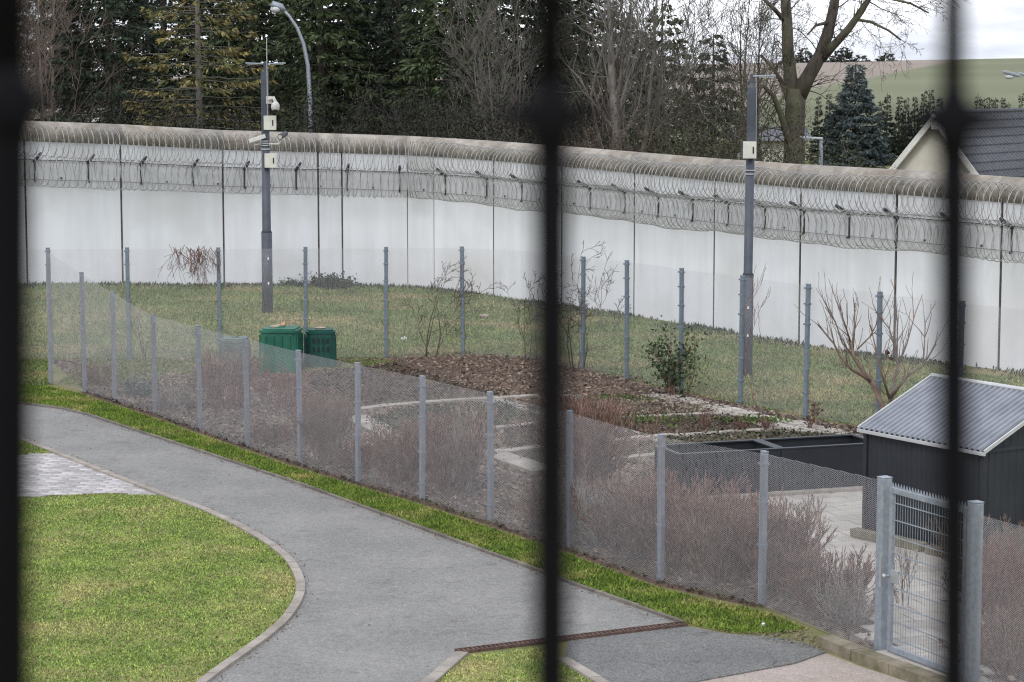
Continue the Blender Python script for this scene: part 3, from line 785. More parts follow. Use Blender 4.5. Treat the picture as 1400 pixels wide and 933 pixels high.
MB().tube([(x0 + .03, -.03, 1.0), (x0 + .03, -.085, 1.0)], .012, 8).ico((x0 + .03, -.10, 1.0), (.03, .025, .03), 2).build('door_knob', M['alu'], lk)
MB().box((0.045, -.068, 1.02), (.035, .008, .36)).build('strike_plate', M['alu'], gate)
for i, x in enumerate((.0, .42, .84)):
    o = MB().box((0, 0, .06), (.40, .34, .05), bev=.008).build('threshold_slab', M['slab'])
    o.location = g1 + Vector((math.cos(ga) * (x + .25), math.sin(ga) * (x + .25), 0)); o.rotation_euler = (0, 0, ga)
    tag(o, ['pale concrete slab under the gate nearest the lock post', 'middle pale concrete slab under the gate', 'pale concrete slab under the gate nearest the hinge post'][i], 'slab', 'slabs under the gate')

# ------------------------------------------------------------------ garden shed
sc_ = np.array([5.21, 33.98]); dl_ = np.array([.55, -.83]); dl_ /= np.linalg.norm(dl_); dw_ = np.array([-dl_[1], dl_[0]])
SL, SWD, SH, RISE = 2.40, 2.74, 1.60, .62
sh_ang = math.atan2(dl_[1], dl_[0])
shed = empty('garden_shed', (sc_[0], sc_[1], 0), sh_ang, 'dark grey sheet metal garden shed with ribbed zinc gable roof', 'shed')
def ribbed(L, heights, pitch, depth, flat=.55, thick=.012):
    """vertical trapezoid sheet along local x; heights(x) top; outward = -y"""
    xs, ys = [0.0], [0.0]; x = 0.0
    while x < L - 1e-6:
        for f, y in ((flat, 0.0), (flat + .1, -depth), (.9, -depth), (1.0, 0.0)):
            xx = x + f * pitch
            if xx < L - 1e-6: xs.append(xx); ys.append(y)
        x += pitch
    xs.append(L); ys.append(0.0); n = len(xs); vs = []
    for a, b in zip(xs, ys): vs += [(a, b, 0.03), (a, b, heights(a))]
    for a, b in zip(xs, ys): vs += [(a, b + thick, 0.03), (a, b + thick, heights(a))]
    fs = []
    for i in range(n - 1):
        fs += [(2 * i, 2 * i + 2, 2 * i + 3, 2 * i + 1), (2 * n + 2 * i, 2 * n + 2 * i + 1, 2 * n + 2 * i + 3, 2 * n + 2 * i + 2), (2 * i + 1, 2 * i + 3, 2 * n + 2 * i + 3, 2 * n + 2 * i + 1)]
    return vs, fs
# the local frame: x along the long wall (towards the camera), y towards the ridge
vs, fs = ribbed(SL, lambda a: SH, .105, .014)
MB().add(vs, fs).build('side_wall', M['shedwall'], shed)
w2 = MB().add([(SL - v[0], SWD - v[1], v[2]) for v in vs], fs).build('side_wall', M['shedwall'], shed)
gtop = lambda a: SH + RISE * (1 - abs(a - SWD / 2) / (SWD / 2))
vs, fs = ribbed(SWD, gtop, .139, .014)
MB().add([(SL - v[1], v[0], v[2]) for v in vs], fs).build('gable_wall', M['shedwall'], shed)
MB().add([(v[1], SWD - v[0], v[2]) for v in vs], fs).build('gable_wall', M['shedwall'], shed)
MB().box((SL + .018, SWD / 2, SH - .02), (.02, SWD, .05)).build('gable_rail', M['shedwall'], shed)
for x, y in ((0, 0), (SL, 0), (0, SWD), (SL, SWD)):
    MB().box((x, y, SH / 2), (.07, .07, SH), bev=.006).build('corner_post', M['shedwall'], shed)
ov = .09
slen = math.hypot(SWD / 2, RISE)
def roof_side(sgn):
    xs, zs = [], []; x = -ov
    pitch = .108
    while x < SL + ov:
        for f, z in ((0, 0), (.45, 0), (.55, .026), (.9, .026), (1.0, 0)):
            xx = x + f * pitch
            if xx <= SL + ov + 1e-6 and (not xs or xx > xs[-1] + 1e-6): xs.append(xx); zs.append(z)
        x += pitch
    vs, fs = [], []; n = len(xs)
    for t, layer in ((-ov / (SWD / 2), 0), (1.0, 0), (-ov / (SWD / 2), 1), (1.0, 1)):
        for a, z in zip(xs, zs):
            y = (SWD / 2) * t; zz = SH + RISE * t + z + .03 - layer * .008
            vs.append((a, y if sgn > 0 else SWD - y, zz))
    for i in range(n - 1):
        fs += [(i, i + 1, n + i + 1, n + i), (2 * n + i, 3 * n + i, 3 * n + i + 1, 2 * n + i + 1), (i, 2 * n + i, 2 * n + i + 1, i + 1)]
    return MB().add(vs, fs)
rf1 = roof_side(1).build('roof_sheet', M['shedroof'], shed)
rf2 = roof_side(-1).build('roof_sheet', M['shedroof'], shed)
MB().tube([(-ov, SWD / 2, SH + RISE + .045), (SL + ov, SWD / 2, SH + RISE + .045)], .035, 8).build('ridge_cap', M['trim'], shed)
for y, yy in ((-ov, 0), (SWD + ov, 0)):
    MB().box((SL / 2, y, SH - RISE * ov / (SWD / 2) - .002), (SL + 2 * ov + .02, .035, .05), bev=.006).build('eave_trim', M['trim'], shed)
for x in (-ov, SL + ov):
    a, r_, b = Vector((x, -ov, SH - RISE * ov / (SWD / 2) + .03)), Vector((x, SWD / 2, SH + RISE + .04)), Vector((x, SWD + ov, SH - RISE * ov / (SWD / 2) + .03))
    mb = MB()
    for p, q in ((a, r_), (r_, b)):
        th = math.atan2(q.z - p.z, q.y - p.y); mb.box((p + q) / 2, (.028, (q - p).length, .05), rx=th)
    mb.build('verge_trim', M['trim'], shed)
def local(o, fx, fy, fz=0):
    p = sc_ + dl_ * fx + dw_ * fy; o.location = (p[0], p[1], fz); o.rotation_euler = (0, 0, sh_ang); return o
for i, (x, y, L, lab) in enumerate(((.35, -.28, .55, 'small concrete beam lying at the left foot of the dark shed'), (1.1, -.2, .7, 'middle concrete beam lying along the foot of the dark shed'), (1.95, -.22, .75, 'concrete beam lying at the foot of the shed closest to the gate'))):
    o = local(MB().box((0, 0, .07), (L, .17, .12), bev=.012).build('concrete_beam', M['mossy']), x, y, .02)
    tag(o, lab, 'beam', 'concrete beams beside the shed')
o = MB().box((0, 0, .02), (SL + .1, SWD + .1, .06)).build('foundation', M['mossy'], shed); o.location = (SL / 2, SWD / 2, 0)

# ------------------------------------------------------------------ raised beds
rdir = np.array([.95, .32]); rdir /= np.linalg.norm(rdir); ra = math.atan2(rdir[1], rdir[0])
def planter(bl, L, D, h, label):
    c = np.array(bl); r_ = empty('raised_bed', (c[0], c[1], 0), ra, label, 'planter', 'dark raised beds behind the shed')
    t = .035
    for nm, cc, sz in (('back_panel', (L / 2, -t / 2, h / 2), (L, t, h)), ('front_panel', (L / 2, -D + t / 2, h / 2), (L, t, h)),
                       ('side_panel', (t / 2, -D / 2, h / 2), (t, D - 2 * t, h)), ('side_panel', (L - t / 2, -D / 2, h / 2), (t, D - 2 * t, h))):
        MB().box(cc, sz, bev=.004).build(nm, M['shedwall'], r_)
    for nm, cc, sz in (('rim', (L / 2, -t, h + .012), (L + .02, .09, .024)), ('rim', (L / 2, -D + t, h + .012), (L + .02, .09, .024)),
                       ('rim', (t, -D / 2, h + .012), (.09, D - .165, .024)), ('rim', (L - t, -D / 2, h + .012), (.09, D - .165, .024))):
        MB().box(cc, sz, bev=.004).build(nm, M['shedwall'], r_)
    MB().box((L / 2, -D + .002, h + .01), (L, .012, .014)).build('edge_trim', M['galv'], r_)
    MB().box((L / 2, -D / 2, h - .28), (L - .08, D - .08, .04)).build('soil', M['bed'], r_)
    return r_
b0 = np.array([4.02, 38.12])
planter(b0 + rdir * .004, 1.78, .98, .74, 'dark metal raised bed beside the shed')
planter(b0 - rdir * 1.80, 1.79, .98, .74, 'dark metal raised bed left of the other, behind the mesh fence')
o = MB().box((0, 0, .04), (3.7, .16, .08), bev=.01).build('footing_strip', M['strip']); c = b0 - dn_ * 1.12 + rdir * .0
o.location = (c[0], c[1], 0); o.rotation_euler = (0, 0, ra); tag(o, 'pale concrete strip at the foot of the dark raised beds', 'kerb')

# ------------------------------------------------------------------ compost bins
def compost(px, py, w, h, taper, m, ml, label, rz, slots=True, seed=0):
    p = G(px, py); r_ = empty('compost_bin', p, rz, label, 'compost bin', 'green bins in the garden')
    oct_ = lambda s: [(s * a, s * b) for a, b in ((-.38, -.5), (.38, -.5), (.5, -.38), (.5, .38), (.38, .5), (-.38, .5), (-.5, .38), (-.5, -.38))]
    lo_, up_ = oct_(w), oct_(w * taper)
    vs = [(*q, 0) for q in lo_] + [(*q, h) for q in up_]
    fs = [(i, (i + 1) % 8, 8 + (i + 1) % 8, 8 + i) for i in range(8)] + [tuple(range(7, -1, -1)), tuple(range(8, 16))]
    b = MB().add(vs, fs).build('body', m, r_)
    lid = MB().prism(oct_(w * taper * 1.08), h, h + .05).prism(oct_(w * taper * .92), h + .05, h + .085).build('lid', ml, r_)
    MB().box((0, 0, h + .10), (.16, .06, .04), bev=.012).build('lid_handle', ml, lid)
    for k in range(4):
        mb = MB()
        for s_ in (-.33, -.11, .11, .33):
            zz = h * .5; wd = w * (1 + (taper - 1) * .5)
            x, y = s_ * wd, -wd * .5 - .008
            cs, sn = math.cos(k * math.pi / 2), math.sin(k * math.pi / 2)
            mb.box((x * cs - y * sn, x * sn + y * cs, zz), (.03, .03, h * .86), rz=k * math.pi / 2, rx=0)
        mb.build('corner_rib', m, r_)
    if slots:
        for k in (0, 1, 3):
            cs, sn = math.cos(k * math.pi / 2), math.sin(k * math.pi / 2)
            for zf in (.80, .56):
                wd = w * (1 + (taper - 1) * zf)
                for s_ in (-.24, -.08, .08, .24):
                    x, y = s_ * wd, -wd * .5 - .012
                    MB().box((x * cs - y * sn, x * sn + y * cs, h * zf), (.035, .03, .11), rz=k * math.pi / 2).build('vent_slot', M['black'], r_)
    for s_ in (-1, 1):
        MB().box((s_ * w * taper * .52, -.05, h - .12), (.05, .12, .05), bev=.01).build('clip', M['alu'] if slots else m, r_)
    return r_, h
compost(438, 502, .72, .80, .86, M['darkgreen'], M['darkgreen'], 'dark green compost bin with vent slots, rightmost of the bins', R(8))
compost(385, 508, .88, .92, .92, M['green'], M['green'], 'large bright green compost bin with stones on its lid', R(-6), slots=False)
compost(322, 520, .62, .86, .95, M['greylid'], M['greylid'], 'pale faded green barrel with flat lid, leftmost of the bins', R(12), slots=False)
for px, py, hh, sc3, mm, lab in ((438, 502, .905, (.13, .08, .03), 'stone', 'flat stone lying on the dark green bin'), (376, 508, 1.02, (.12, .08, .035), 'stone', 'flat pale stone on the left of the large green lid'),
                                 (382, 507, 1.03, (.08, .06, .03), 'stone', 'small flat stone in the middle of the large green lid'), (388, 507, 1.05, (.06, .06, .055), 'terracotta', 'round orange lump on the right of the large green lid')):
    p = G(px, py); o = MB().ico((0, 0, 0), sc3, 2, .08).build('lid_stone', M[mm]); o.location = (p[0], p[1], hh); tag(o, lab, 'stone', 'weights on bin lids')

# ------------------------------------------------------------------ masts and lamps
def hz(p, py):
    """height of pixel row py at the depth of ground point p"""
    return P3(700, py, p[1])[2]
def jbox(parent, c, rz=0.0, s=(.30, .18, .40)):
    b = MB().box(c, s, rz=rz, bev=.012).build('junction_box', M['boxwhite'], parent)
    MB().box((c[0] + .08, c[1] - s[1] / 2 - .008, c[2]), (.03, .02, .15), bev=.004).build('latch', M['black'], b)
    MB().box((c[0] - s[0] / 2 - .012, c[1], c[2]), (.025, s[1] * 1.05, s[2] * 1.02)).build('side_flange', M['darksteel'], b)
    return b
def shift(py): return None
p = np.array(P3(366, 434.5, 63.0)); p[2] = float(gh(p[0], p[1]))
Zm = lambda py: hz(p, py) - p[2]
mast = empty('camera_mast', p, 0, 'grey steel camera mast with twin lamp arms and white boxes', 'mast')
MB().tube([(0, 0, -.3), (0, 0, Zm(318))], .145, 20).build('base_section', M['mast'], mast, True)
MB().tube([(0, 0, Zm(318)), (0, 0, Zm(315)), (0, 0, Zm(200))], [.145, .118, .112], 20).build('pole', M['mast'], mast, True)
MB().box((0, 0, (Zm(200) + Zm(98)) / 2), (.20, .20, Zm(98) - Zm(200)), bev=.015).build('upper_section', M['mast'], mast)
MB().box((0.02, 0, (Zm(98) + Zm(84)) / 2), (.09, .09, Zm(84) - Zm(98))).build('head', M['mast'], mast)
for s_ in (-1, 1):
    L = MB().box((s_ * .30 + .03, 0, Zm(87)), (.46, .22, .035), ry=-s_ * .04, bev=.01).build('lamp_arm', M['galv'], mast)
    MB().box((s_ * .34 + .03, 0, Zm(87) - .025), (.28, .17, .012)).build('lamp_glass', M['glasslamp'], L)
MB().tube([(.075, -.12, Zm(170)), (.075, -.12, Zm(52))], .012, 6).build('antenna_rod', M['alu'], mast)
dc = MB().box((.12, -.1, Zm(137)), (.16, .06, .20), bev=.01).tube([(.12, -.15, Zm(136)), (.25, -.22, Zm(134)), (.30, -.24, Zm(140))], .05, 10).build('dome_camera', M['camwhite'], mast)
MB().ico((.30, -.25, Zm(146)), (.12, .12, .15), 2).build('housing', M['camwhite'], dc, True)
MB().ico((.30, -.27, Zm(150)), (.085, .085, .09), 2).build('dome', M['black'], dc, True)
jbox(mast, (.14, -.14, Zm(168)), s=(.33, .16, .38)); jbox(mast, (.15, -.14, Zm(219.5)), s=(.33, .16, .38))
for z in (193, 196, 199, 204): MB().tube([(0, 0, Zm(z) - .015), (0, 0, Zm(z) + .015)], .128, 20).build('band', M['alu'], mast)
c1 = MB().box((-.20, -.18, Zm(189.5)), (.46, .10, .11), ry=-.32, bev=.015).build('bullet_camera', M['camwhite'], mast)
MB().tube([(-.10, -.05, Zm(197)), (-.26, -.14, Zm(198)), (-.30, -.18, Zm(192))], .022, 6).build('bracket', M['camwhite'], c1)
c2 = MB().tube([(.42, -.28, Zm(187)), (.52, .18, Zm(183))], .075, 14).build('bullet_camera', M['darksteel'], mast)
MB().tube([(.42, -.29, Zm(187)), (.419, -.30, Zm(187.1))], .055, 14).build('lens_cover', M['camwhite'], c2)
MB().tube([(.08, -.08, Zm(197)), (.36, -.10, Zm(197)), (.46, -.1, Zm(191))], .022, 6).build('bracket', M['camwhite'], c2)
for z in (353, 387): MB().box((.05, -.142, Zm(z)), (.04, .01, .07)).build('sticker', M['paper'], mast)

p = np.array(G(1021, 514)); 
Zm2 = lambda py: hz(p, py) - p[2]
mast2 = empty('lamp_mast', p, 0, 'dark grey lamp mast with single arm and one white box by the right wall', 'mast')
MB().tube([(0, 0, -.3), (0, 0, Zm2(376))], .125, 20).build('base_section', M['mast'], mast2, True)
MB().tube([(0, 0, Zm2(376)), (0, 0, Zm2(373)), (.02, 0, Zm2(215))], [.125, .10, .098], 20).build('pole', M['mast'], mast2, True)
MB().box((.035, 0, (Zm2(215) + Zm2(120)) / 2), (.18, .18, Zm2(120) - Zm2(215)), bev=.012).build('upper_section', M['mast'], mast2)
MB().tube([(.035, 0, Zm2(120)), (.045, 0, Zm2(114)), (.045, 0, Zm2(102))], [.085, .055, .055], 12).build('neck', M['mast'], mast2)
la = MB().box((.30, 0, Zm2(104)), (.50, .16, .035), ry=-.03, bev=.01).build('lamp_arm', M['galv'], mast2)
MB().box((.36, 0, Zm2(104) - .026), (.34, .13, .012)).build('lamp_glass', M['glasslamp'], la)
jbox(mast2, (-.02, -.16, Zm2(205)), s=(.30, .15, .37))
MB().tube([(.13, -.05, Zm2(120)), (.13, -.05, Zm2(205))], .015, 6).build('conduit', M['alu'], mast2)
for z in (233, 238): MB().tube([(.015, 0, Zm2(z) - .012), (.015, 0, Zm2(z) + .012)], .115, 20).build('band', M['alu'], mast2)
for z in (420, 458): MB().box((0.0, -.124, Zm2(z)), (.04, .01, .06)).build('sticker', M['paper'], mast2)

# curved street lamp beyond the wall
Y = 84.0
sl = empty('street_lamp', (P3(425, 180, Y)[0], Y, 0), 0, 'tall curved silver street lamp with round head behind the wall', 'street lamp')
def Lp(px, py, Y_=Y): a = P3(px, py, Y_); return (a[0] - sl.location.x, 0, a[2])
crv = [Lp(425, 215), Lp(424.5, 180), Lp(424, 140), Lp(421, 90), Lp(415, 60), Lp(406, 38), Lp(395, 22), Lp(388, 14)]
MB().tube([(crv[0][0], 0, 0)] + crv, [.085, .085, .085, .083, .075, .065, .06, .055, .05], 12).build('pole', M['galv'], sl, True)
hd = MB().tube([Lp(390, 15), Lp(384, 10), Lp(373, 7), Lp(370, 9)], [.06, .13, .15, .05], 12).build('lamp_head', M['galv'], sl, True)
a = Lp(377, 12); MB().ico((a[0], 0, a[2] - .02), (.20, .16, .14), 2).build('lamp_glass', M['glasslamp'], hd, True)
Y = 80.0
c = P3(1122, 215, Y); sl2 = empty('street_lamp', (c[0], Y, 0), 0, 'low flat armed lamp post beside the blue spruce', 'street lamp')
a, b = P3(1122, 188, Y), P3(1096, 190, Y)
MB().tube([(0, 0, 0), (0, 0, a[2])], .07, 8).build('pole', M['galv'], sl2)
MB().box(((b[0] - c[0]) / 2, 0, a[2] - .02), (abs(b[0] - c[0]) + .1, .25, .07), ry=.06, bev=.015).build('lamp_arm', M['alu'], sl2)
Y = 100.0
c = P3(1440, 115, Y); sl3 = empty('street_lamp', (c[0], Y, float(gh(c[0], Y))), 0, 'street lamp reaching in from the right edge above the dark roof', 'street lamp')
z0 = sl3.location.z
a, b, d_ = P3(1440, 125, Y), P3(1420, 108, Y), P3(1392, 100, Y)
MB().tube([(0, 0, 0), (0, 0, a[2] - z0), (b[0] - c[0], 0, b[2] - z0), (d_[0] - c[0], 0, d_[2] - z0)], [.09, .07, .06, .05], 8).build('pole', M['galv'], sl3, True)
e_ = P3(1383, 101, Y)
hd = MB().box((e_[0] - c[0], 0, e_[2] - z0), (.75, .3, .14), ry=.25, bev=.05).build('lamp_head', M['galv'], sl3)
MB().ico((e_[0] - c[0] - .08, 0, e_[2] - z0 - .12), (.22, .12, .12), 2).build('lamp_glass', M['glasslamp'], hd, True)
# small weather mast behind the wall
Y = 80.0
c = P3(543, 183, Y)
wm_ = empty('instrument_mast', (c[0], Y, 0), 0, 'thin dark instrument mast peeking over the wall crest', 'mast')
MB().tube([(0, 0, 0), (0, 0, P3(543, 150, Y)[2])], .018, 6).build('rod', M['darksteel'], wm_)
for py, dx in ((164, -.05), (165, .08), (172, -.04), (173, .07)):
    MB().ico((dx, 0, P3(543, py, Y)[2]), (.06, .05, .09), 1).build('sensor', M['darksteel'], wm_)

# ------------------------------------------------------------------ house and buildings beyond the wall
Yh = 90.0
ap = np.array(P3(1283, 156, Yh)); rd = np.array([.62, .785, 0]); gd = np.array([.785, -.62, 0])
house = empty('house', (ap[0], ap[1], 0), 0, 'cream gabled house with dark tiled roof and white verge boards', 'house')
HL, HW, HD, OV = 11.0, 4.0, 4.6, .35      # ridge length, half width, drop of roof over the half width, verge overhang
def Hp(r_, g_, z): q = rd * r_ + gd * g_; return (q[0], q[1], ap[2] + z)
slope = HD / HW
hw2 = HW - .5
mb = MB().add([Hp(0, 0, -.12), Hp(0, -hw2, -.12 - slope * hw2), Hp(0, -hw2, -ap[2]), Hp(0, hw2, -ap[2]), Hp(0, hw2, -.12 - slope * hw2),
               Hp(HL, 0, -.12), Hp(HL, -hw2, -.12 - slope * hw2), Hp(HL, -hw2, -ap[2]), Hp(HL, hw2, -ap[2]), Hp(HL, hw2, -.12 - slope * hw2)],
              [(0, 1, 2, 3, 4), (9, 8, 7, 6, 5), (1, 6, 7, 2), (3, 8, 9, 4)])
mb.build('wall', M['cream'], house)
roof_root = None
for s_ in (1, -1):
    a = [Hp(-OV, 0, 0), Hp(HL + OV, 0, 0), Hp(HL + OV, s_ * HW, -HD), Hp(-OV, s_ * HW, -HD)]
    b = [(x, y, z - .12) for x, y, z in a]
    ro = MB().add(a + b, [(0, 1, 2, 3), (7, 6, 5, 4), (0, 4, 5, 1), (1, 5, 6, 2), (2, 6, 7, 3), (3, 7, 4, 0)]).build('roof', M['tile'], house)
    if s_ == 1:
        # courses of pantiles, each course one wavy row
        ncourse, wv = 15, .30
        sl_len = math.hypot(HW, HD); e = sl_len / ncourse
        for k in range(ncourse):
            xs = np.arange(-OV, HL + OV, wv / 6); rows = []
            for t_, lift in ((k, .075), (k + 1.06, .02 + .012)):
                f = t_ * e / sl_len
                for x in xs:
                    ph = (x / wv) % 1.0
                    hgt = lift + .05 * math.sin(2 * math.pi * ph)
                    q = Hp(x, HW * f, -HD * f); nn = (gd * HD + np.array([0, 0, HW])) / sl_len
                    if t_ == k: hgt -= .05
                    else: hgt += .045
                    rows.append((q[0] + nn[0] * hgt, q[1] + nn[1] * hgt, q[2] + nn[2] * hgt))
            n = len(xs)
            lowv = [(x, y, z - .03) for x, y, z in rows[n:]]
            fs = [(i, n + i, n + i + 1, i + 1) for i in range(n - 1)] + [(n + i, 2 * n + i, 2 * n + i + 1, n + i + 1) for i in range(n - 1)]
            MB().add(rows + lowv, fs).build('tile_course', M['tile'], ro, False)
        MB().tube([Hp(-OV, 0, .03), Hp(HL + OV, 0, .03)], .11, 10).build('ridge_tiles', M['tile'], ro)
for s_ in (1, -1):
    a, b = np.array(Hp(-OV - .03, 0, -.02)), np.array(Hp(-OV - .03, s_ * HW, -HD - .02))
    dd = rd * .05
    vs = []
    for p_, in ((a,), (b,)):
        for q, z in ((-dd, 0.02), (dd, 0.02), (dd, -.30), (-dd, -.30)):
            vs.append(tuple(p_ + q + np.array([0, 0, z])))
    MB().add(vs, [(0, 1, 2, 3), (7, 6, 5, 4), (0, 4, 5, 1), (1, 5, 6, 2), (2, 6, 7, 3), (3, 7, 4, 0)]).build('verge_board', M['white'], house)
for f in (-.42, .42, 0.02):
    q = Hp(-OV * .5 - .08, HW * f, -HD * abs(f) - .38); MB().box(q, (.42, .24, .20), rz=math.atan2(rd[1], rd[0])).build('purlin_end', M['white'], house)
# pale cottage behind shrubs
c = P3(1050, 210, 112.0)
hut = empty('cottage', (c[0], c[1], float(gh(c[0], 112))), 0, 'pale yellow cottage half hidden by branches left of the big tree', 'house')
hh = P3(1050, 190, 112.0)[2] - hut.location.z
MB().box((0, 0, hh / 2), (3.0, 5, hh)).build('wall', M['pale'], hut)
MB().add([(-1.8, -2.9, hh), (1.8, -2.9, hh), (1.8, 2.9, hh), (-1.8, 2.9, hh), (-1.8, 0, hh + .6), (1.8, 0, hh + .6)], [(0, 1, 5, 4), (2, 3, 4, 5), (1, 2, 5), (3, 0, 4), (3, 2, 1, 0)]).build('roof', M['tile'], hut)
w_ = MB().box((-.9, -2.53, hh - .8), (.8, .1, .9)).build('window', M['white'], hut); MB().box((-.9, -2.59, hh - .8), (.66, .04, .76)).build('pane', M['darksteel'], w_)
c = P3(95, 160, 100.0)
hut = empty('white_outbuilding', (c[0], c[1], float(gh(c[0], 100))), 0, 'low white flat roofed building glimpsed behind trees at far left', 'building')
hh = P3(95, 152, 100.0)[2] - hut.location.z
MB().box((0, 0, hh / 2), (3.2, 4, hh)).build('wall', M['white'], hut); MB().box((0, 0, hh + .06), (3.5, 4.3, .12)).build('roof', M['white'], hut)

# ------------------------------------------------------------------ trees and shrubs
def conifer(name, px, Y, H, Rr, leaf, label, group='conifers beyond the wall', dens=1.0, spm=34, twigs=True, expo=.8, droop=.25, z_first=.6, sparse=0.0, trunk_r=None, spray=(.16, .34), wid=.075, bark='bark', zlow=1.0, base_xy=None):
    x = P3(px, 100, Y)[0] if base_xy is None else base_xy[0]
    z0 = float(gh(x, Y)); root = empty(name, (x, Y, z0 - .05), random.uniform(0, 6.28), label, 'tree', group)
    tr = trunk_r or H * .014
    MB().tube([(0, 0, 0), (0, 0, H * .3), (random.uniform(-.1, .1), 0, H * .7), (0, 0, H * .98)], [tr * 1.15, tr, tr * .55, .02], 9).build('trunk', BARKS[bark], root, True)
    C, D, S, Ls, Bp0, Bp1, Br0, Br1 = [], [], [], [], [], [], [], []
    z = z_first; dz = .34 / dens ** .5
    while z < H * .985:
        f = 1 - z / H; Lb0 = Rr * f ** expo * (1.0 if z > zlow else .85)
        nb = max(4, int((5 + 3 * f) * dens ** .5))
        a0 = random.uniform(0, 6.28)
        for k in range(nb):
            if random.random() < sparse: continue
            az = a0 + 6.283 * k / nb + random.uniform(-.25, .25); Lb = max(.18 if Rr > 1 else .05, Lb0 * random.uniform(.62, 1.12))
            zz = z + random.uniform(-dz, dz) * .5
            n = max(4, int(Lb / .22)); t = np.linspace(0, 1, n)
            rise = .22 * (1 - f) * Lb
            P = np.stack([np.cos(az) * Lb * t, np.sin(az) * Lb * t, zz + rise * t - droop * Lb * t ** 1.6 + .10 * Lb * t ** 4 + np.random.default_rng(abs(int(zz * 1e5)) + k).normal(0, .015, n)], 1)
            Bp0.append(P[:-1]); Bp1.append(P[1:]); rr = (.006 + .011 * Lb) * (1 - t * .85); Br0.append(rr[:-1]); Br1.append(rr[1:])
            side = np.array([-np.sin(az), np.cos(az), 0]); fw = np.array([np.cos(az), np.sin(az), 0])
            m = max(4, int(Lb * spm * (1.0 if zz < 11 else .45))); tt = np.sqrt(rng.uniform(.03, 1, m)); sg = rng.choice([-1, 1], m)
            pos = np.stack([np.interp(tt, t, P[:, j]) for j in range(3)], 1)
            reach = rng.random(m) * (.21 * min(1, Rr / 1.8) + .42 * Lb * (1 - tt) ** .8) * .9
            pos += side * (sg * reach)[:, None] + fw * (reach * .55)[:, None]; pos[:, 2] -= reach * .22 + rng.random(m) * .10
            d = side * (sg * rng.uniform(.3, 1, m))[:, None] + fw * rng.uniform(.3, 1, m)[:, None] + np.stack([np.zeros(m), np.zeros(m), rng.uniform(-1.0, .1, m)], 1) + unit(m) * .25
            d /= np.linalg.norm(d, axis=1, keepdims=True)
            C.append(pos); D.append(d); Ls.append(rng.uniform(spray[0], spray[1], m))
        z += dz * random.uniform(.8, 1.2)
    C, D, Ls = np.vstack(C), np.vstack(D), np.concatenate(Ls)
    S = np.cross(D, unit(len(C))); S /= np.linalg.norm(S, axis=1, keepdims=True) + 1e-9
    V, Fq = blades(C, D, S, Ls, wid * rng.uniform(.7, 1.3, len(C)))
    obj_np('foliage', V, Fq, LEAF[leaf], root, attr=np.repeat(rng.random(len(C)), 4))["kind"] = 'stuff'
    if not twigs: return root
    V, Fq = tubes(np.vstack(Bp0), np.vstack(Bp1), np.concatenate(Br0), np.concatenate(Br1), 3)
    obj_np('branches', V, Fq, BARKS[bark], root)["kind"] = 'stuff'
    return root

def grow(p, d, L, r, depth, out, bend=.25, up=.08, kids=(3, 5), ratio=.62, spread=.75, minr=.004):
    """recursive branch; out gets (p0,p1,r0,r1)"""
    n = 4 if depth > 1 else 3
    pts = [p]; q = np.array(p, float); d = np.array(d, float)
    for i in range(n):
        d = d + np.random.normal(0, bend, 3) * .45 + np.array([0, 0, up]); d /= np.linalg.norm(d)
        q2 = q + d * L / n; r0 = r * (1 - .55 * i / n); r1 = r * (1 - .55 * (i + 1) / n)
        out.append((q, q2, max(r0, minr), max(r1, minr))); q = q2; pts.append((q, d.copy()))
    if depth <= 0: return
    k = random.randint(*kids)
    for j in range(k):
        i = random.randint(1, n) if j else n
        pq, pd = pts[i]
        ax = np.random.normal(size=3); ax -= pd * (ax @ pd); ax /= np.linalg.norm(ax) + 1e-9
        s_ = spread * random.uniform(.6, 1.2) if j else spread * .35
        nd = pd * math.cos(s_) + ax * math.sin(s_)
        grow(pq, nd, L * ratio * random.uniform(.7, 1.15), r * (.55 if j else .5) * random.uniform(.8, 1.1), depth - 1, out, bend, up, kids, ratio, spread, minr)
def seg_obj(name, out, m, root, n=4):
    A = np.array([s[0] for s in out]); B = np.array([s[1] for s in out])
    ext = (B - A) * .04
    V, Fq = tubes(A - ext, B + ext, [s[2] for s in out], [s[3] for s in out], n)
    o = obj_np(name, V, Fq, m, root, attr=np.repeat(rng.random(len(out)), 2 * n)); o["kind"] = 'stuff'; return o
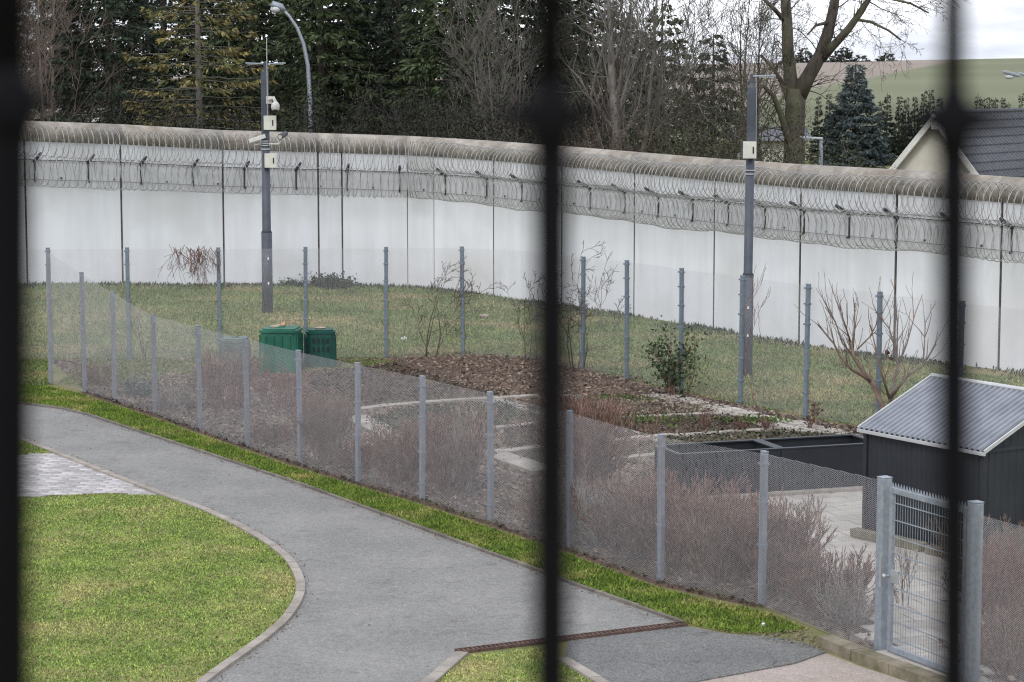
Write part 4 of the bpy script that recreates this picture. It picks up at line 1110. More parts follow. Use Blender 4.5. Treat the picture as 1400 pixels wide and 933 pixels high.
def bare_tree(name, px, Y, H, r, bark, label, stems=1, depth=4, spread=.7, lean=0.0, first=.3, seed=1, group='bare trees beyond the wall', kids=(3, 4), up=.08, minr=.006, cat='tree', z0=None, pts=None):
    np.random.seed(seed); random.seed(seed)
    x = P3(px, 100, Y)[0]; z0 = float(gh(x, Y)) if z0 is None else z0
    root = empty(name, (x, Y, z0), 0, label, cat, group)
    thick, thin = [], []
    for s_ in range(stems):
        d = np.array([lean + random.uniform(-.12, .12) * (stems > 1) * 2, random.uniform(-.1, .1), 1.0]); d /= np.linalg.norm(d)
        q = np.array([random.uniform(-.15, .15) * (stems > 1), 0, -.1]); n = 9
        path = [q.copy()]; rad = [r * 1.2]
        for i in range(n):
            d = d + np.random.normal(0, .05, 3); d[2] += .03; d /= np.linalg.norm(d); q = q + d * H * .8 / n
            path.append(q.copy()); rad.append(r * (1 - .8 * (i + 1) / n))
            f = (i + 1) / n
            if f >= first:
                for _ in range(random.randint(1, 3)):
                    a = random.uniform(0, 6.28); s2 = spread * random.uniform(.7, 1.25)
                    nd = d * math.cos(s2) + np.array([math.cos(a), math.sin(a), 0]) * math.sin(s2)
                    grow(q, nd, H * .27 * (1.15 - f * .6) * random.uniform(.7, 1.2), rad[-1] * .5, depth - 1, thin, kids=kids, up=up, minr=minr)
        grow(q, d, H * .2, rad[-1], depth - 1, thin, kids=kids, up=up, minr=minr)
        MB().tube(path, rad, 9).build('trunk', BARKS[bark], root, True)
    seg_obj('crown', thin, BARKS[bark], root, 3)
    return root

CON = [  # px, Y, H, R, leaf, label
    (150, 86, 15, 4.2, 'dark', 'dark spruce with drooping boughs at the left, beside the bare pinkish tree'),
    (345, 92, 16, 3.6, 'green', 'green spruce directly behind the camera mast'),
    (440, 88, 17, 3.4, 'green', 'green spruce just right of the curved street lamp'),
    (478, 97, 17, 3.8, 'dark', 'dark spruce in the gap right of the street lamp'),
    (545, 90, 16, 3.6, 'dark', 'dark spruce above the thin instrument mast'),
    (618, 86, 15, 3.5, 'green', 'green spruce with hanging boughs left of the middle window bar'),
    (705, 93, 16, 3.9, 'dark', 'dark spruce largely behind the middle window bar'),
    (795, 98, 15, 3.4, 'dark', 'dark spruce behind the twin trunk bare tree'),
    (60, 100, 15, 3.8, 'dark', 'dark distant spruce behind the pinkish bare tree'),
    (225, 101, 17, 4.2, 'dark', 'tall dark spruce behind the olive larch'),
    (390, 103, 17, 4.0, 'dark', 'tall dark spruce behind the curved street lamp'),
    (590, 104, 16, 4.2, 'dark', 'rear dark spruce between two front spruces left of the middle bar'),
    (905, 104, 9.5, 3.2, 'green', 'greenish conifer behind bare trees right of the middle bar'),
    (120, 113, 15, 4.4, 'dark', 'rearmost dark spruce behind the left spruces'), (300, 114, 16, 4.4, 'dark', 'rearmost dark spruce between larch and camera mast'), (500, 115, 15, 4.2, 'dark', 'rearmost dark spruce right of the street lamp'),
    (660, 112, 15, 4.4, 'dark', 'rearmost dark spruce left of the middle bar'), (760, 110, 14, 4.0, 'dark', 'rearmost dark spruce hidden beside the middle bar'), (850, 116, 9, 3.4, 'dark', 'low rear spruce behind the pale thick trunk'), (975, 116, 7.6, 2.8, 'dark', 'low rear spruce left of the lamp mast'),
]
for i, (px, Y, H, Rr, leaf, lab) in enumerate(CON):
    conifer('spruce_tree', px, Y, H, Rr, leaf, lab, dens=.9, spm=44 if Y < 95 else 30, droop=.34, z_first=1.4, spray=(.18, .42), wid=.095 if Y < 95 else .14, trunk_r=.15)
conifer('larch_tree', 272, 83, 14, 3.9, 'olive', 'olive brown sparse conifer with visible grey trunk left of the camera mast', dens=.85, spm=30, droop=.18, sparse=.2, z_first=2.5, bark='greybark', trunk_r=.13, spray=(.14, .32), wid=.07)
sp_ = conifer('blue_spruce', 1170, 100, P3(1170, 86, 100)[2] - float(gh(P3(1170, 86, 100)[0], 100)), 2.35, 'blue', 'blue grey spruce with pointed top left of the cream gable', dens=2.0, spm=210, droop=.12, z_first=.5, spray=(.09, .2), wid=.06)
hx = [(1120, 128), (1134, 126), (1206, 138), (1214, 124), (1231, 129), (1240, 134), (1252, 130), (1264, 124), (1274, 122), (1286, 128), (1338, 126), (1346, 135), (1354, 131), (1362, 130), (1372, 132), (1380, 137), (1398, 128), (1410, 131)]
hl = ['pointed hedge conifer left of the blue spruce, first of two', 'pointed hedge conifer left of the blue spruce, closer to it', 'short pointed conifer touching the right flank of the blue spruce', 'tallest pointed conifer right of the blue spruce',
      'third pointed conifer right of the blue spruce', 'fourth pointed conifer right of the blue spruce', 'fifth pointed conifer right of the blue spruce', 'sixth pointed conifer right of the blue spruce', 'slim pointed conifer left of the right window bar', 'pointed conifer partly behind the right window bar',
      'first pointed conifer right of the right window bar', 'second pointed conifer right of the right window bar', 'third pointed conifer right of the right window bar', 'fourth pointed conifer right of the right window bar', 'fifth pointed conifer right of the right window bar', 'small pointed conifer above the dark ridge tiles', 'pointed conifer nearest the right frame edge', 'hedge conifer cut by the right frame edge']
for (px, py), lab in zip(hx, hl):
    Y = 128 + random.uniform(-2, 2); x, _, z = P3(px, py, Y)
    conifer('hedge_conifer', px, Y, z - float(gh(x, Y)), random.uniform(.8, .95), 'hedge', lab, 'row of pointed hedge conifers', dens=1.4, spm=200, twigs=False, expo=1.35, droop=.0, z_first=.3, spray=(.06, .13), wid=.06)
for px, py, w, lab in ((1100, 66, 3.2, 'far conifer on the ridge behind the big bare tree'), (1153, 62, 4.0, 'tall far conifer on the ridge above the blue spruce'), (1177, 74, 2.6, 'small far conifer on the ridge right of the blue spruce tip'),
                       (1213, 73, 3.4, 'lone far conifer on the bare ridge'), (1135, 78, 3.0, 'low far conifer on the ridge between bare stems')):
    Y = 505.0; x, _, z = P3(px, py, Y)
    conifer('ridge_tree', px, Y, z - float(gh(x, Y)), w * .9, 'hedge', lab, 'far trees on the ridge', dens=.5, spm=14, twigs=False, droop=.0, z_first=.2, spray=(.4, .9), wid=.35)

# the large forked tree, limbs laid out by hand
Y = 93.0
c = P3(1086, 214, Y); z0 = float(gh(c[0], Y))
big = empty('forked_tree', (c[0], Y, z0), 0, 'large bare tree with thick forked trunk left of the blue spruce', 'tree')
def Bt(px, py, dy=0.0): q = P3(px, py, Y + dy); return np.array([q[0] - c[0], dy, q[2] - z0])
np.random.seed(5); random.seed(5)
MB().tube([(0, 0, -.2), (0, 0, 1.2), Bt(1086, 214), Bt(1086, 180), Bt(1087, 150), Bt(1090, 122)], [.62, .5, .43, .40, .40, .36], 14).build('trunk', BARKS['bark'], big, True)
limbs = [([Bt(1088, 140), Bt(1081, 108, .3), Bt(1077, 70, .5), Bt(1076, 30, .6), Bt(1073, -10, .8), Bt(1070, -60, 1)], .29, .17),
         ([Bt(1092, 132), Bt(1105, 105, -.2), Bt(1122, 75, -.3), Bt(1132, 45, -.3), Bt(1140, 10, -.3), Bt(1146, -40, 0)], .32, .16),
         ([Bt(1124, 80, -.3), Bt(1140, 62, -.8), Bt(1160, 40, -1.1), Bt(1178, 15, -1.3), Bt(1190, -5, -1.5)], .19, .11),
         ([Bt(1086, 205), Bt(1076, 185, -.4), Bt(1068, 158, -.6), Bt(1058, 132, -.8), Bt(1044, 118, -1), Bt(1032, 122, -1.2)], .17, .05),
         ([Bt(1082, 150), Bt(1072, 118, .4), Bt(1058, 95, .8), Bt(1040, 75, 1.0)], .12, .05),
         ([Bt(1074, 30, .6), Bt(1058, 12, .2), Bt(1040, -5, 0)], .11, .06),
         ([Bt(1170, 27, -1.2), Bt(1190, 30, -1.5), Bt(1215, 42, -1.8), Bt(1232, 55, -2)], .07, .03),
         ([Bt(1136, 30, -.3), Bt(1115, 35, -.9), Bt(1104, 48, -1.1)], .08, .03),
         ([Bt(1190, -5, -1.5), Bt(1215, -2, -1.8), Bt(1245, 5, -2), Bt(1270, 18, -2.2)], .07, .03)]
thin = []
for pts_, r0, r1 in limbs:
    rad = np.linspace(r0, r1, len(pts_)); MB().tube(pts_, rad, 10).build('limb', BARKS['bark'], big, True)
    for i in range(1, len(pts_)):
        for _ in range(3):
            t = random.random(); q = pts_[i - 1] * (1 - t) + pts_[i] * t; d = pts_[i] - pts_[i - 1]; d /= np.linalg.norm(d)
            ax = np.random.normal(size=3); ax /= np.linalg.norm(ax); nd = d * .6 + ax * .8; nd /= np.linalg.norm(nd)
            grow(q, nd, random.uniform(.6, 1.5), min(.035, rad[i] * .3), 3, thin, kids=(2, 4), up=-.02, bend=.35, minr=.006)
seg_obj('twigs', thin, BARKS['bark'], big, 3)

BARE = [(62, 84, 11, .10, 'pinkbark', 'pinkish brown bare tree at the far left', 3, 5, 11), (20, 88, 11, .10, 'pinkbark', 'bare tree behind the left window bar', 2, 5, 12),
        (848, 82, 13, .26, 'greybark', 'bare tree with pale thick trunk right of the middle bar', 1, 5, 13), (868, 84, 12, .14, 'greybark', 'slimmer bare tree standing close beside the pale thick trunk', 1, 5, 14),
        (985, 88, 10, .13, 'bark', 'dark bare tree directly left of the lamp mast', 2, 5, 15), (925, 90, 11, .12, 'greybark', 'greyish twiggy bare tree between trunk pair and lamp mast', 2, 5, 16),
        (690, 83, 9, .07, 'greybark', 'grey twiggy bare tree just left of the middle window bar', 3, 5, 17), (1030, 101, 10, .12, 'bark', 'bare tree behind the lamp mast', 2, 5, 18), (800, 87, 11, .12, 'bark', 'dark bare tree right against the middle window bar', 2, 5, 19)]
for px, Y, H, r, bk, lab, st, dp, sd in BARE:
    bare_tree('bare_tree', px, Y, H, r, bk, lab, stems=st, depth=dp - 1, seed=sd, first=.22, kids=(3, 4), minr=.007)

def leafy_shrub(name, x, y, z, w, h, n, leaf, bark, label, group=None, size=(.05, .11), stems=14, cat='shrub', seed=1, minr=.005):
    np.random.seed(seed); random.seed(seed)
    root = empty(name, (x, y, z), 0, label, cat, group); out = []
    for _ in range(stems):
        a = random.uniform(0, 6.28); d = np.array([math.cos(a) * w / h * .5, math.sin(a) * w / h * .5, 1.0]); d /= np.linalg.norm(d)
        grow(np.array([math.cos(a) * w * .08, math.sin(a) * w * .08, -.05]), d, h * .55 * random.uniform(.7, 1.1), .016, 2, out, kids=(2, 4), up=.03, minr=minr)
    seg_obj('stems', out, BARKS[bark], root, 3)
    tips = np.array([s[1] for s in out]); C = tips[rng.integers(0, len(tips), n)] + rng.normal(0, .06, (n, 3)) * np.array([1, 1, .8]) * (w / 1.0 + .4)
    C[:, 2] = np.abs(C[:, 2])
    D = unit(n); S = np.cross(D, unit(n)); S /= np.linalg.norm(S, axis=1, keepdims=True) + 1e-9
    L = rng.uniform(size[0], size[1], n)
    V, Fq = blades(C, D, S, L, L * .65); obj_np('leaves', V, Fq, LEAF[leaf], root, attr=np.repeat(rng.random(n), 4))["kind"] = 'stuff'
    return root
# undergrowth right behind the wall
ug = [(135, 'left of the olive larch'), (200, 'under the dark left spruce'), (310, 'left of the camera mast'), (405, 'between camera mast and street lamp'), (465, 'right of the street lamp foot'), (515, 'left of the instrument mast'),
      (575, 'right of the instrument mast'), (640, 'further right of the instrument mast'), (700, 'left of the middle bar'), (790, 'right of the middle bar'), (830, 'at the foot of the pale trunk'), (890, 'right of the pale trunk'), (945, 'half way between pale trunk and lamp mast'), (1000, 'just left of the lamp mast'), (1048, 'in front of the pale cottage'), (1135, 'at the foot of the blue spruce')]
for i, (px, where) in enumerate(ug):
    Yw = float(np.interp(px, [30, 466, 560, 772, 985, 1231], [67, 72, 72, 66.5, 60.5, 54]))
    Y = max(Yw + 6, 76) + random.uniform(0, 3)
    x, _, zt_ = P3(px, (132 if px < 780 else 152) + random.uniform(-8, 14) + (25 if px > 1100 else 0), Y); z = float(gh(x, Y))
    leafy_shrub('evergreen_shrub', x, Y, z, 2.6, zt_ - z, 2200 if px in (1048, 830, 945) else (11000 if px < 780 else 7000), ('brown' if px in (830, 945, 790) else 'shrub') if px > 780 else 'deep', 'vine', 'shrub showing above the wall ' + where, 'shrubs showing above the wall', size=(.05, .11), stems=20, seed=40 + i)

# ---- twiggy winter bushes inside the garden
def twig_bush(px, py, w, h, n, bark, label, group='bare winter bushes in the garden', seed=1, r=.0085, depth=3, kids=(2, 4), spread=.45, name='bare_bush', up=.10, loc=None, minr=.0045, bend=.25, sides=3):
    n = max(3, int(n * .74))
    np.random.seed(seed); random.seed(seed)
    p = G(px, py) if loc is None else loc
    for a_, b_ in zip(near_pts[:-1], near_pts[1:]):
        ax_, ay_ = b_[0] - a_[0], b_[1] - a_[1]; L_ = math.hypot(ax_, ay_); ux, uy = ax_ / L_, ay_ / L_
        t_ = (p[0] - a_[0]) * ux + (p[1] - a_[1]) * uy; s_ = (p[0] - a_[0]) * -uy + (p[1] - a_[1]) * ux
        if -.3 < t_ < L_ + .3 and s_ < w * .45 + .12 and s_ > -1.5:
            k_ = w * .45 + .12 - s_; p = (p[0] - uy * k_, p[1] + ux * k_, p[2])
    root = empty(name, p, 0, label, 'bush', group); out = []
    for _ in range(n):
        a = random.uniform(0, 6.28); f = random.random() ** .5
        d = np.array([math.cos(a) * f * w / h * .75, math.sin(a) * f * w / h * .75, 1.0]); d /= np.linalg.norm(d)
        grow(np.array([math.cos(a) * f * w * .22, math.sin(a) * f * w * .22, -.03]), d, h * .52 * random.uniform(.7, 1.15), r, depth, out, kids=kids, up=up, spread=spread, minr=minr, bend=bend)
    # keep twigs inside the clipped height
    out = [s for s in out if s[1][2] < h * 1.08 and s[1][2] > -.05]
    seg_obj('twigs', out, BARKS[bark], root, sides)
    return root
BU = [(310, 560, 1.1, 1.15, 70, 'twig', 'tall pinkish twig bush left of the green bins'), (440, 598, 1.3, .85, 90, 'twig', 'rounded pinkish bush below the dark green bin'),
      (385, 560, .9, .9, 35, 'redtwig', 'thin reddish bush in front of the large green bin'), (405, 640, .7, 1.2, 40, 'orangetwig', 'tan twig bush growing by the sixth fence post'),
      (545, 660, 1.2, 1.0, 80, 'twig', 'pinkish bush left of the eighth fence post'), (615, 670, 1.5, 1.25, 110, 'twig', 'broad pinkish bush between the last two posts before the middle bar'),
      (640, 672, .5, 1.3, 26, 'paletwig', 'pale white stemmed thin bush by the fence left of the middle bar'), (490, 640, .9, .5, 60, 'twig', 'low pinkish bush at the foot of the seventh post'),
      (235, 560, .9, .5, 50, 'paletwig', 'low pale bush behind the fourth fence post'), (345, 610, .9, .45, 50, 'twig', 'low brown bush behind the fifth fence post'),
      (130, 528, .7, .5, 50, 'twig', 'low brown bush near the tall corner post'), (800, 690, 1.0, 1.6, 150, 'twig', 'tall brown bush directly right of the middle window bar'),
      (800, 748, 1.2, .9, 100, 'paletwig', 'pale low bush at the fence right of the middle bar'), (850, 755, 1.3, 1.0, 110, 'twig', 'left end bush of the pinkish hedge by the fence'),
      (920, 768, 1.35, 1.2, 130, 'twig', 'tall hedge bush right behind the post at centre right'), (985, 790, 1.35, 1.15, 130, 'twig', 'tallest clipped hedge bush between two right fence posts'),
      (1060, 800, 1.1, 1.05, 100, 'twig', 'hedge bush just right of the last post before the gate'), (1115, 835, 1.2, .75, 110, 'twig', 'low bush at the right end of the hedge'),
      (1160, 850, .9, .6, 60, 'paletwig', 'low pale bush close to the gate post'), (1235, 830, .5, .7, 9, 'paletwig', 'few thin pale stems seen through the gate'),
      (1370, 850, 1.1, .95, 120, 'redtwig', 'reddish brown bush behind the fence right of the gate'), (1395, 925, 1.0, .8, 90, 'twig', 'brown bush at the lower right frame corner'), (1345, 790, 1.2, .75, 90, 'orangetwig', 'tan bush between shed gable and right fence'),
      (1100, 720, .5, .5, 14, 'paletwig', 'small thin bush at the patio edge'), (700, 730, 1.0, .7, 80, 'twig', 'low bush at the ninth post left of the middle bar')]
for i, (px, py, w, h, n, bk, lab) in enumerate(BU):
    twig_bush(px, py, w, h, n, bk, lab, seed=100 + i, depth=3 if n < 60 else 3, spread=.42)
# vines and thin shrubs on the far fence
twig_bush(590, 492, .9, 2.75, 4, 'vine', 'tangled leafless climber on the back fence left of the middle bar', seed=201, r=.020, depth=5, kids=(2, 3), spread=.6, name='climber', up=.04, minr=.005, bend=.5)
twig_bush(785, 512, .8, 2.75, 6, 'vine', 'tangled leafless climber right beside the middle window bar', seed=202, r=.018, depth=5, kids=(2, 3), spread=.6, name='climber', up=.04, minr=.005, bend=.5)
twig_bush(725, 498, .8, 2.6, 4, 'vine', 'thin leafless climber behind the middle window bar', seed=203, r=.014, depth=5, kids=(2, 3), spread=.6, name='climber', up=.04, minr=.005, bend=.5)
twig_bush(1035, 556, .9, 2.7, 5, 'redtwig', 'thin reddish climber on the fence by the lamp mast', seed=204, r=.009, depth=3, kids=(1, 3), spread=.5, name='climber', up=.12, minr=.004, bend=.4)
twig_bush(205, 494, .8, 1.6, 4, 'vine', 'thin sapling on the grass near the left fence', seed=205, r=.012, depth=3, kids=(1, 3), spread=.5, name='sapling', up=.05)
# dead plant clump caught on the far fence top
np.random.seed(6); random.seed(6)
p = P3(266, 345, G(266, 492)[1] - .1)
root = empty('dead_vine_clump', p, 0, 'reddish dead vine clump hanging at the top of the back fence', 'vine'); out = []
for _ in range(70):
    s0 = np.array([random.gauss(0, .28), random.uniform(-.05, .05), random.gauss(.05, .05)])
    grow(s0, [random.uniform(-.6, .6), 0, -.5 + random.uniform(-.6, .4)], random.uniform(.15, .5), .007, 2, out, kids=(1, 3), up=-.10, minr=.004)
seg_obj('stems', out, BARKS['redtwig'], root, 3)
# rose bush, plants
p = G(925, 545); leafy_shrub('rose_bush', p[0], p[1], 0, 1.5, 1.5, 900, 'rose', 'redtwig', 'green leaved rose bush climbing the back fence', size=(.06, .12), stems=7, cat='bush', seed=301)
p = G(192, 540); leafy_shrub('lavender', p[0], p[1], 0, .7, .42, 700, 'grey', 'vine', 'grey green low plant behind the third fence post', size=(.04, .09), stems=14, cat='plant', seed=302)
p = G(375, 600); leafy_shrub('low_plant', p[0], p[1], 0, .6, .3, 300, 'brown', 'vine', 'brown withered low plant between fifth and sixth post', size=(.04, .09), stems=10, cat='plant', seed=303)
p = G(1105, 588); leafy_shrub('dry_plant', p[0], p[1], 0, .4, .7, 60, 'brown', 'redtwig', 'dry reddish stalk plant at the gravel path', size=(.05, .10), stems=4, cat='plant', seed=304)
p = G(1178, 596); leafy_shrub('dry_plant', p[0], p[1], 0, .4, .25, 140, 'brown', 'redtwig', 'orange brown dry plant at the left eave of the shed', size=(.05, .10), stems=6, cat='plant', seed=305)
for i, (px, py, lab) in enumerate(((1008, 592, 'dry stalk plant in the bed left of the shed, nearest the raised beds'), (960, 590, 'dry stalk plant in the bed above the left raised bed'), (1052, 590, 'small dry stalk at the bed edge near the gravel'))):
    p = G(px, py); leafy_shrub('bed_stalk', p[0], p[1], .05, .35, .35, 60, 'brown', 'redtwig', lab, 'dry stalks in the beds', size=(.03, .06), stems=6, cat='plant', seed=310 + i)
for i, (px, py, w, lab) in enumerate(((880, 579, 1.6, 'bright green seedling patch in the middle bed'), (1028, 579, .9, 'bright green seedling patch near the gravel path'), (845, 548, .9, 'dull green patch in the rear bed'))):
    p = G(px, py); n = 420 if i < 2 else 200
    C = np.column_stack([rng.normal(0, w * .35, n), rng.normal(0, w * .22, n), np.full(n, .03)]); D = unit(n); D[:, 2] = np.abs(D[:, 2]) + .3
    D /= np.linalg.norm(D, axis=1, keepdims=True); S = np.cross(D, unit(n)); S /= np.linalg.norm(S, axis=1, keepdims=True)
    L = rng.uniform(.04, .10, n); V, Fq = blades(C, D, S, L, L * .6)
    o = obj_np('seedling_patch', V, Fq, LEAF['crop'], attr=np.repeat(rng.random(n), 4)); o.location = (p[0], p[1], .02); tag(o, lab, 'plants', kind='stuff')
# ivy mound at the wall foot
p = P3(455, 384, 70.2); leafy_shrub('ivy_bush', p[0], p[1], float(gh(p[0], p[1])) - .05, 2.4, .42, 2600, 'ivy', 'vine', 'dark low evergreen bush at the foot of the wall', size=(.05, .12), stems=26, cat='bush', seed=320)
p = P3(400, 386, 70.2); leafy_shrub('ivy_bush', p[0], p[1], float(gh(p[0], p[1])) - .05, 1.4, .25, 900, 'ivy', 'vine', 'small low evergreen tuft at the wall foot right of the camera mast', size=(.05, .10), stems=14, cat='bush', seed=321)
# pollarded small tree beside the shed
np.random.seed(9); random.seed(9)
pb = G(1213, 592); tree = empty('pollard_tree', pb, 0, 'small bare tan barked tree rising behind the shed', 'tree')
def Tb(px, py, dy=0.0): q = P3(px, py, pb[1] + dy); return np.array([q[0] - pb[0], dy, q[2]])
thin = []; 
lm = [([(0, 0, -.1), Tb(1205, 552), Tb(1195, 528, .1), Tb(1180, 508, .2), Tb(1168, 490, .2), Tb(1163, 468, .2)], .065, .03), ([Tb(1190, 521), Tb(1165, 505, -.1), Tb(1150, 490, -.2), Tb(1140, 470, -.2), Tb(1118, 444, -.3)], .035, .014),
      ([(0, 0, -.1), Tb(1216, 560), Tb(1222, 530, .2), Tb(1228, 500, .3), Tb(1224, 478, .3)], .05, .022), ([Tb(1216, 545), Tb(1240, 515, -.2), Tb(1262, 500, -.3), Tb(1280, 470, -.3)], .032, .014),
      ([Tb(1168, 488, .2), Tb(1152, 470, .2), Tb(1142, 440, .1), Tb(1128, 420, .1)], .02, .009), ([Tb(1166, 478, .2), Tb(1168, 450, .2), Tb(1169, 415, .2)], .022, .010), ([Tb(1163, 468, .2), Tb(1154, 440, .1), Tb(1144, 412, 0)], .018, .009),
      ([Tb(1172, 478, .2), Tb(1190, 460, .3), Tb(1204, 432, .4)], .016, .008), ([Tb(1228, 500, .3), Tb(1240, 470, .4), Tb(1252, 426, .5)], .02, .009), ([Tb(1224, 478, .3), Tb(1216, 450, .3), Tb(1202, 432, .2)], .018, .008),
      ([Tb(1226, 490, .3), Tb(1227, 450, .3), Tb(1226, 425, .3)], .018, .008), ([Tb(1262, 500, -.3), Tb(1264, 470, -.3), Tb(1265, 440, -.3)], .014, .008), ([Tb(1216, 545), Tb(1205, 510, -.3), Tb(1198, 480, -.3), Tb(1190, 445, -.3)], .025, .010)]
for pts_, r0, r1 in lm:
    rad = np.linspace(r0, r1, len(pts_)); MB().tube(pts_, rad, 7).build('limb', BARKS['orangetwig'], tree, True)
    for i in range(1, len(pts_)):
        for _ in range(3):
            t = random.random(); a, b = np.array(pts_[i - 1]), np.array(pts_[i]); q = a * (1 - t) + b * t; d = (b - a) / np.linalg.norm(b - a)
            ax = np.random.normal(size=3); nd = d + ax * .35; nd[2] += .3; nd /= np.linalg.norm(nd); grow(q, nd, random.uniform(.25, .65), .010, 1, thin, kids=(0, 2), up=.10, minr=.004)
seg_obj('twigs', thin, BARKS['orangetwig'], tree, 4)
MB().ico(Tb(1213, 482, -.2), (.045, .04, .055), 2, .3).ico(Tb(1218, 490, -.2), (.035, .035, .035), 2, .3).build('withered_fruit', mat('withered_fruit', (.10, .035, .03), (.05, .018, .016)), tree)

# ------------------------------------------------------------------ grass, litter, small things
def grass(name, poly, dens, hgt, wid, m, label, z=None, holes=(), lean=.9):
    P = scatter(poly, dens, holes); n = len(P)
    zz = gh(P[:, 0], P[:, 1]) if z is None else np.full(n, z)
    C = np.column_stack([P, zz - .005]); D = np.column_stack([rng.normal(0, lean, (n, 2)), np.ones(n)]); D /= np.linalg.norm(D, axis=1, keepdims=True)
    S = np.cross(D, unit(n)); S /= np.linalg.norm(S, axis=1, keepdims=True) + 1e-9
    L = rng.uniform(hgt[0], hgt[1], n); V, Fq = blades(C, D, S, L, rng.uniform(wid[0], wid[1], n))
    o = obj_np(name, V, Fq, m, attr=np.repeat(rng.random(n), 4)); return tag(o, label, 'grass', kind='stuff')
grass('grass_lawn', lawn1_poly, 2300, (.02, .055), (.008, .017), M['grass'], 'patchy green and yellow lawn grass at the lower left', z=.012)
grass('grass_corner', lawn2_poly, 2300, (.02, .05), (.008, .017), M['grass'], 'patchy grass in the kerbed corner at the bottom', z=.010)
grass('grass_wedge', lawn3_poly, 1300, (.025, .06), (.012, .022), M['grass'], 'small grass wedge above the pavers at far left', z=.012)
grass('grass_verge', strip_poly, 3000, (.03, .085), (.009, .02), M['grass_strip'], 'lush grass verge between asphalt path and mesh fence', z=.006)
grass('grass_back', far_poly, 330, (.04, .11), (.018, .04), M['grass_far'], 'rough grass between the back fence and the prison wall')
grass('grass_inner', inner_grass, 700, (.03, .09), (.015, .03), M['grass_far'], 'rough grass inside the garden near the bins', z=.008)
grass('grass_corner_left', GP([(-80, 490), (70, 494), (72, 527), (20, 528), (-80, 523)]), 700, (.04, .10), (.015, .03), M['grass_far'], 'rough dark grass left of the tall corner post')
# taller tufts at the wall foot
tt = rng.uniform(.3, dcum[-1] - .3, 9000); tt = tt[rng.random(len(tt)) < np.clip(.45 + .5 * np.sin(tt * 1.3) * np.sin(tt * .37 + 1), .08, 1)]; c, nn = crest(tt); off = np.abs(rng.normal(.1, .5, len(tt))) + T
C = np.column_stack([c[:, 0] + nn[:, 0] * off, c[:, 1] + nn[:, 1] * off, np.zeros(len(tt))]); C[:, 2] = gh(C[:, 0], C[:, 1])
D = np.column_stack([rng.normal(0, .5, (len(tt), 2)), np.ones(len(tt))]); D /= np.linalg.norm(D, axis=1, keepdims=True); S = np.cross(D, unit(len(tt))); S /= np.linalg.norm(S, axis=1, keepdims=True)
V, Fq = blades(C, D, S, rng.uniform(.05, .15, len(tt)), rng.uniform(.02, .045, len(tt)))
tag(obj_np('weeds', V, Fq, LEAF['ivy'], attr=np.repeat(rng.random(len(tt)), 4)), 'dark weeds along the foot of the prison wall', 'weeds', kind='stuff')
# leaf litter and clods in the garden
def litter(name, poly, dens, size, m, label, z=.01, zr=.02, holes=()):
    P = scatter(poly, dens, holes); n = len(P); C = np.column_stack([P, z + rng.random(n) * zr]); D = unit(n); D[:, 2] *= .35; D /= np.linalg.norm(D, axis=1, keepdims=True)
    S = np.cross(D, unit(n)); S /= np.linalg.norm(S, axis=1, keepdims=True) + 1e-9
    L = rng.uniform(size[0], size[1], n); V, Fq = blades(C, D, S, L, L * rng.uniform(.3, .7, n)); o = obj_np(name, V, Fq, m, attr=np.repeat(rng.random(n), 4))
    return tag(o, label, 'litter', kind='stuff')
litter('leaf_litter', gard_poly, 330, (.03, .11), M['litter'], 'brown leaf litter and straw strewn over the garden soil', holes=[[tuple(p) for p in pat], GP([(865, 536), (905, 541), (1000, 562), (1110, 584), (1200, 603), (1200, 612), (1120, 597), (1050, 583), (985, 567), (930, 552), (870, 541)])])
litter('path_leaves', path_poly, 1.6, (.02, .05), M['litter'], 'few dry leaf bits scattered over the asphalt path', z=.010, zr=.004)
mound_poly = GP([(520, 493), (640, 489), (735, 492), (800, 508), (870, 524), (905, 538), (860, 545), (800, 546), (735, 541), (660, 527), (570, 508)])
litter('soil_clods', mound_poly, 150, (.04, .11), M['litter'], 'rough clods and straw on the dug soil by the back fence', z=.06, zr=.09)
for nm, edge, off in (('path_dirt_upper', up_edge, -.16), ('path_dirt_lower', low_edge, .18)):
    E = np.array(edge); dE = np.gradient(E, axis=0); dE /= np.linalg.norm(dE, axis=1, keepdims=True); nE = np.column_stack([-dE[:, 1], dE[:, 0]])
    pl = [tuple(p) for p in E] + [tuple(p) for p in (E + nE * off)[::-1]]
    litter(nm, pl, 260, (.012, .04), M['litter'], 'dirt and dry crumbs along the ' + ('upper' if off < 0 else 'lower') + ' edge of the asphalt path', z=.010, zr=.006)
for i, lab in ((0, 'rear bed'), (1, 'middle bed'), (2, 'bed beside the raised beds'), (4, 'bed behind the middle bar'), (5, 'bed left of the middle bar'), (7, 'plot in front of the green bins'), (3, 'bed by the near fence')):
    litter('bed_litter', GP(bed_list[i]), 330, (.03, .09), (M['litter'], LEAF['brown'], LEAF['shrub'])[i % 3 if i != 1 else 1], 'withered plant remains on the ' + lab, z=.04, zr=.05)
litter('gravel_stones', GP([(865, 536), (905, 541), (1000, 562), (1110, 584), (1200, 603), (1200, 612), (1120, 597), (1050, 583), (985, 567), (930, 552)]), 600, (.03, .08), M['slab'], 'pale gravel stones on the path along the back fence', z=.012)
edge_poly = [(p[0], p[1] - .18) for p in near_pts[1:13]] + [(p[0] + .05, p[1] + .10) for p in near_pts[12:0:-1]]
litter('fence_foot_litter', edge_poly, 900, (.03, .09), M['bed'], 'dark soil crumbs and moss along the foot of the near fence', z=.01, zr=.06)
moss_poly = GP([(1010, 868), (1060, 866), (1110, 864), (1160, 895), (1128, 893), (1085, 884)])
litter('moss', moss_poly, 700, (.02, .06), M['mossy'], 'moss and crumbs at the edge of the old asphalt', z=.008)
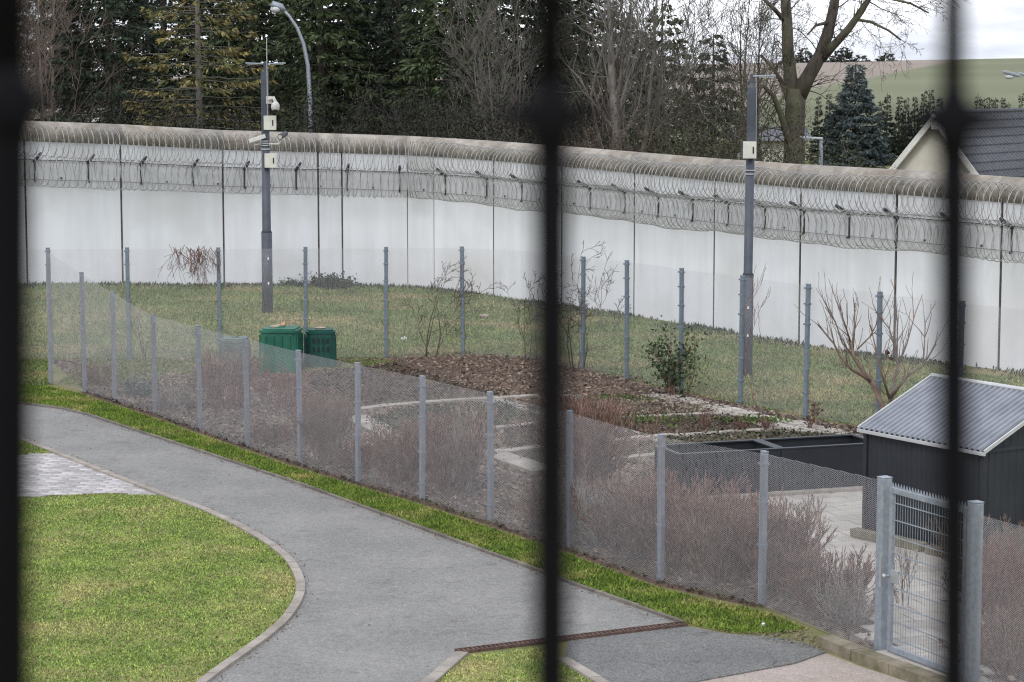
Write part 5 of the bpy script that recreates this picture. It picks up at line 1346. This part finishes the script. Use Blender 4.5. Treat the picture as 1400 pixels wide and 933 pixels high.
p = G(553, 465); o = MB().box((0, 0, .03), (.16, .10, .02), rx=.3, rz=.4).box((.03, .02, .06), (.10, .09, .015), ry=.5).build('paper_scrap', M['paper']); o.location = (p[0], p[1], 0); tag(o, 'white paper scrap lying on the grass behind the back fence', 'litter')
p = G(662, 436); o = MB().ico((0, 0, .05), (.14, .10, .06), 2, .15).build('grass_stone', M['stone']); o.location = (p[0], p[1], float(gh(p[0], p[1]))); tag(o, 'tan stone on the grass left of the middle window bar', 'stone')
p = G(1043, 858); o = MB().box((0, 0, .03), (.05, .03, .05), rx=.3, rz=.8, bev=.005).build('paper_scrap', M['paper']); o.location = (p[0], p[1], 0); tag(o, 'tiny white scrap on the verge below the last post', 'litter')

# ------------------------------------------------------------------ window grille in front of the camera window
GY = 1.0
gr = empty('window_grille', (P3(753, 500, GY)[0], GY, CAM_H - 1.2), 0, 'black iron window grille of three upright bars in the foreground', 'grille')
def Gg(px, py, dy=0.0): q = P3(px, py, GY + dy); return (q[0] - gr.location.x, dy, q[2] - gr.location.z)
k = GY / F_PX
for xt, xb, wu, wl_, yn in ((4, 0, 70, 84, 138), (752, 754, 42, 52, 158), (1303, 1304, 35, 47, 163)):
    b = MB().tube([Gg(xt, -1500), Gg(xt, yn)], wu * k / 2, 14).tube([Gg(xt, yn), Gg(xb, yn + 20), Gg(xb, 3000)], wl_ * k / 2, 14).build('bar', M['grille'], gr, True)
    MB().tube([Gg(xt, yn - 45), Gg(xt, yn - 15), Gg(xt, yn + 15), Gg(xb, yn + 50)], [wu * k * .5, wl_ * k * .5 + 4 * k, wl_ * k * .5 + 6 * k, wl_ * k * .5], 14).build('collar', M['grille'], b, True)
    MB().tube([Gg(xt - 88, yn), Gg(xt - 55, yn), Gg(xt - 20, yn), Gg(xt + 20, yn), Gg(xt + 55, yn), Gg(xt + 88, yn)], [2 * k, 10 * k, 24 * k, 24 * k, 10 * k, 2 * k], 14).build('boss', M['grille'], b, True)
MB().tube([Gg(-900, 120), Gg(4, 138), Gg(752, 158), Gg(1303, 163), Gg(2100, 178)], 2.5 * k, 8).build('tie_rod', M['grille'], gr, True)
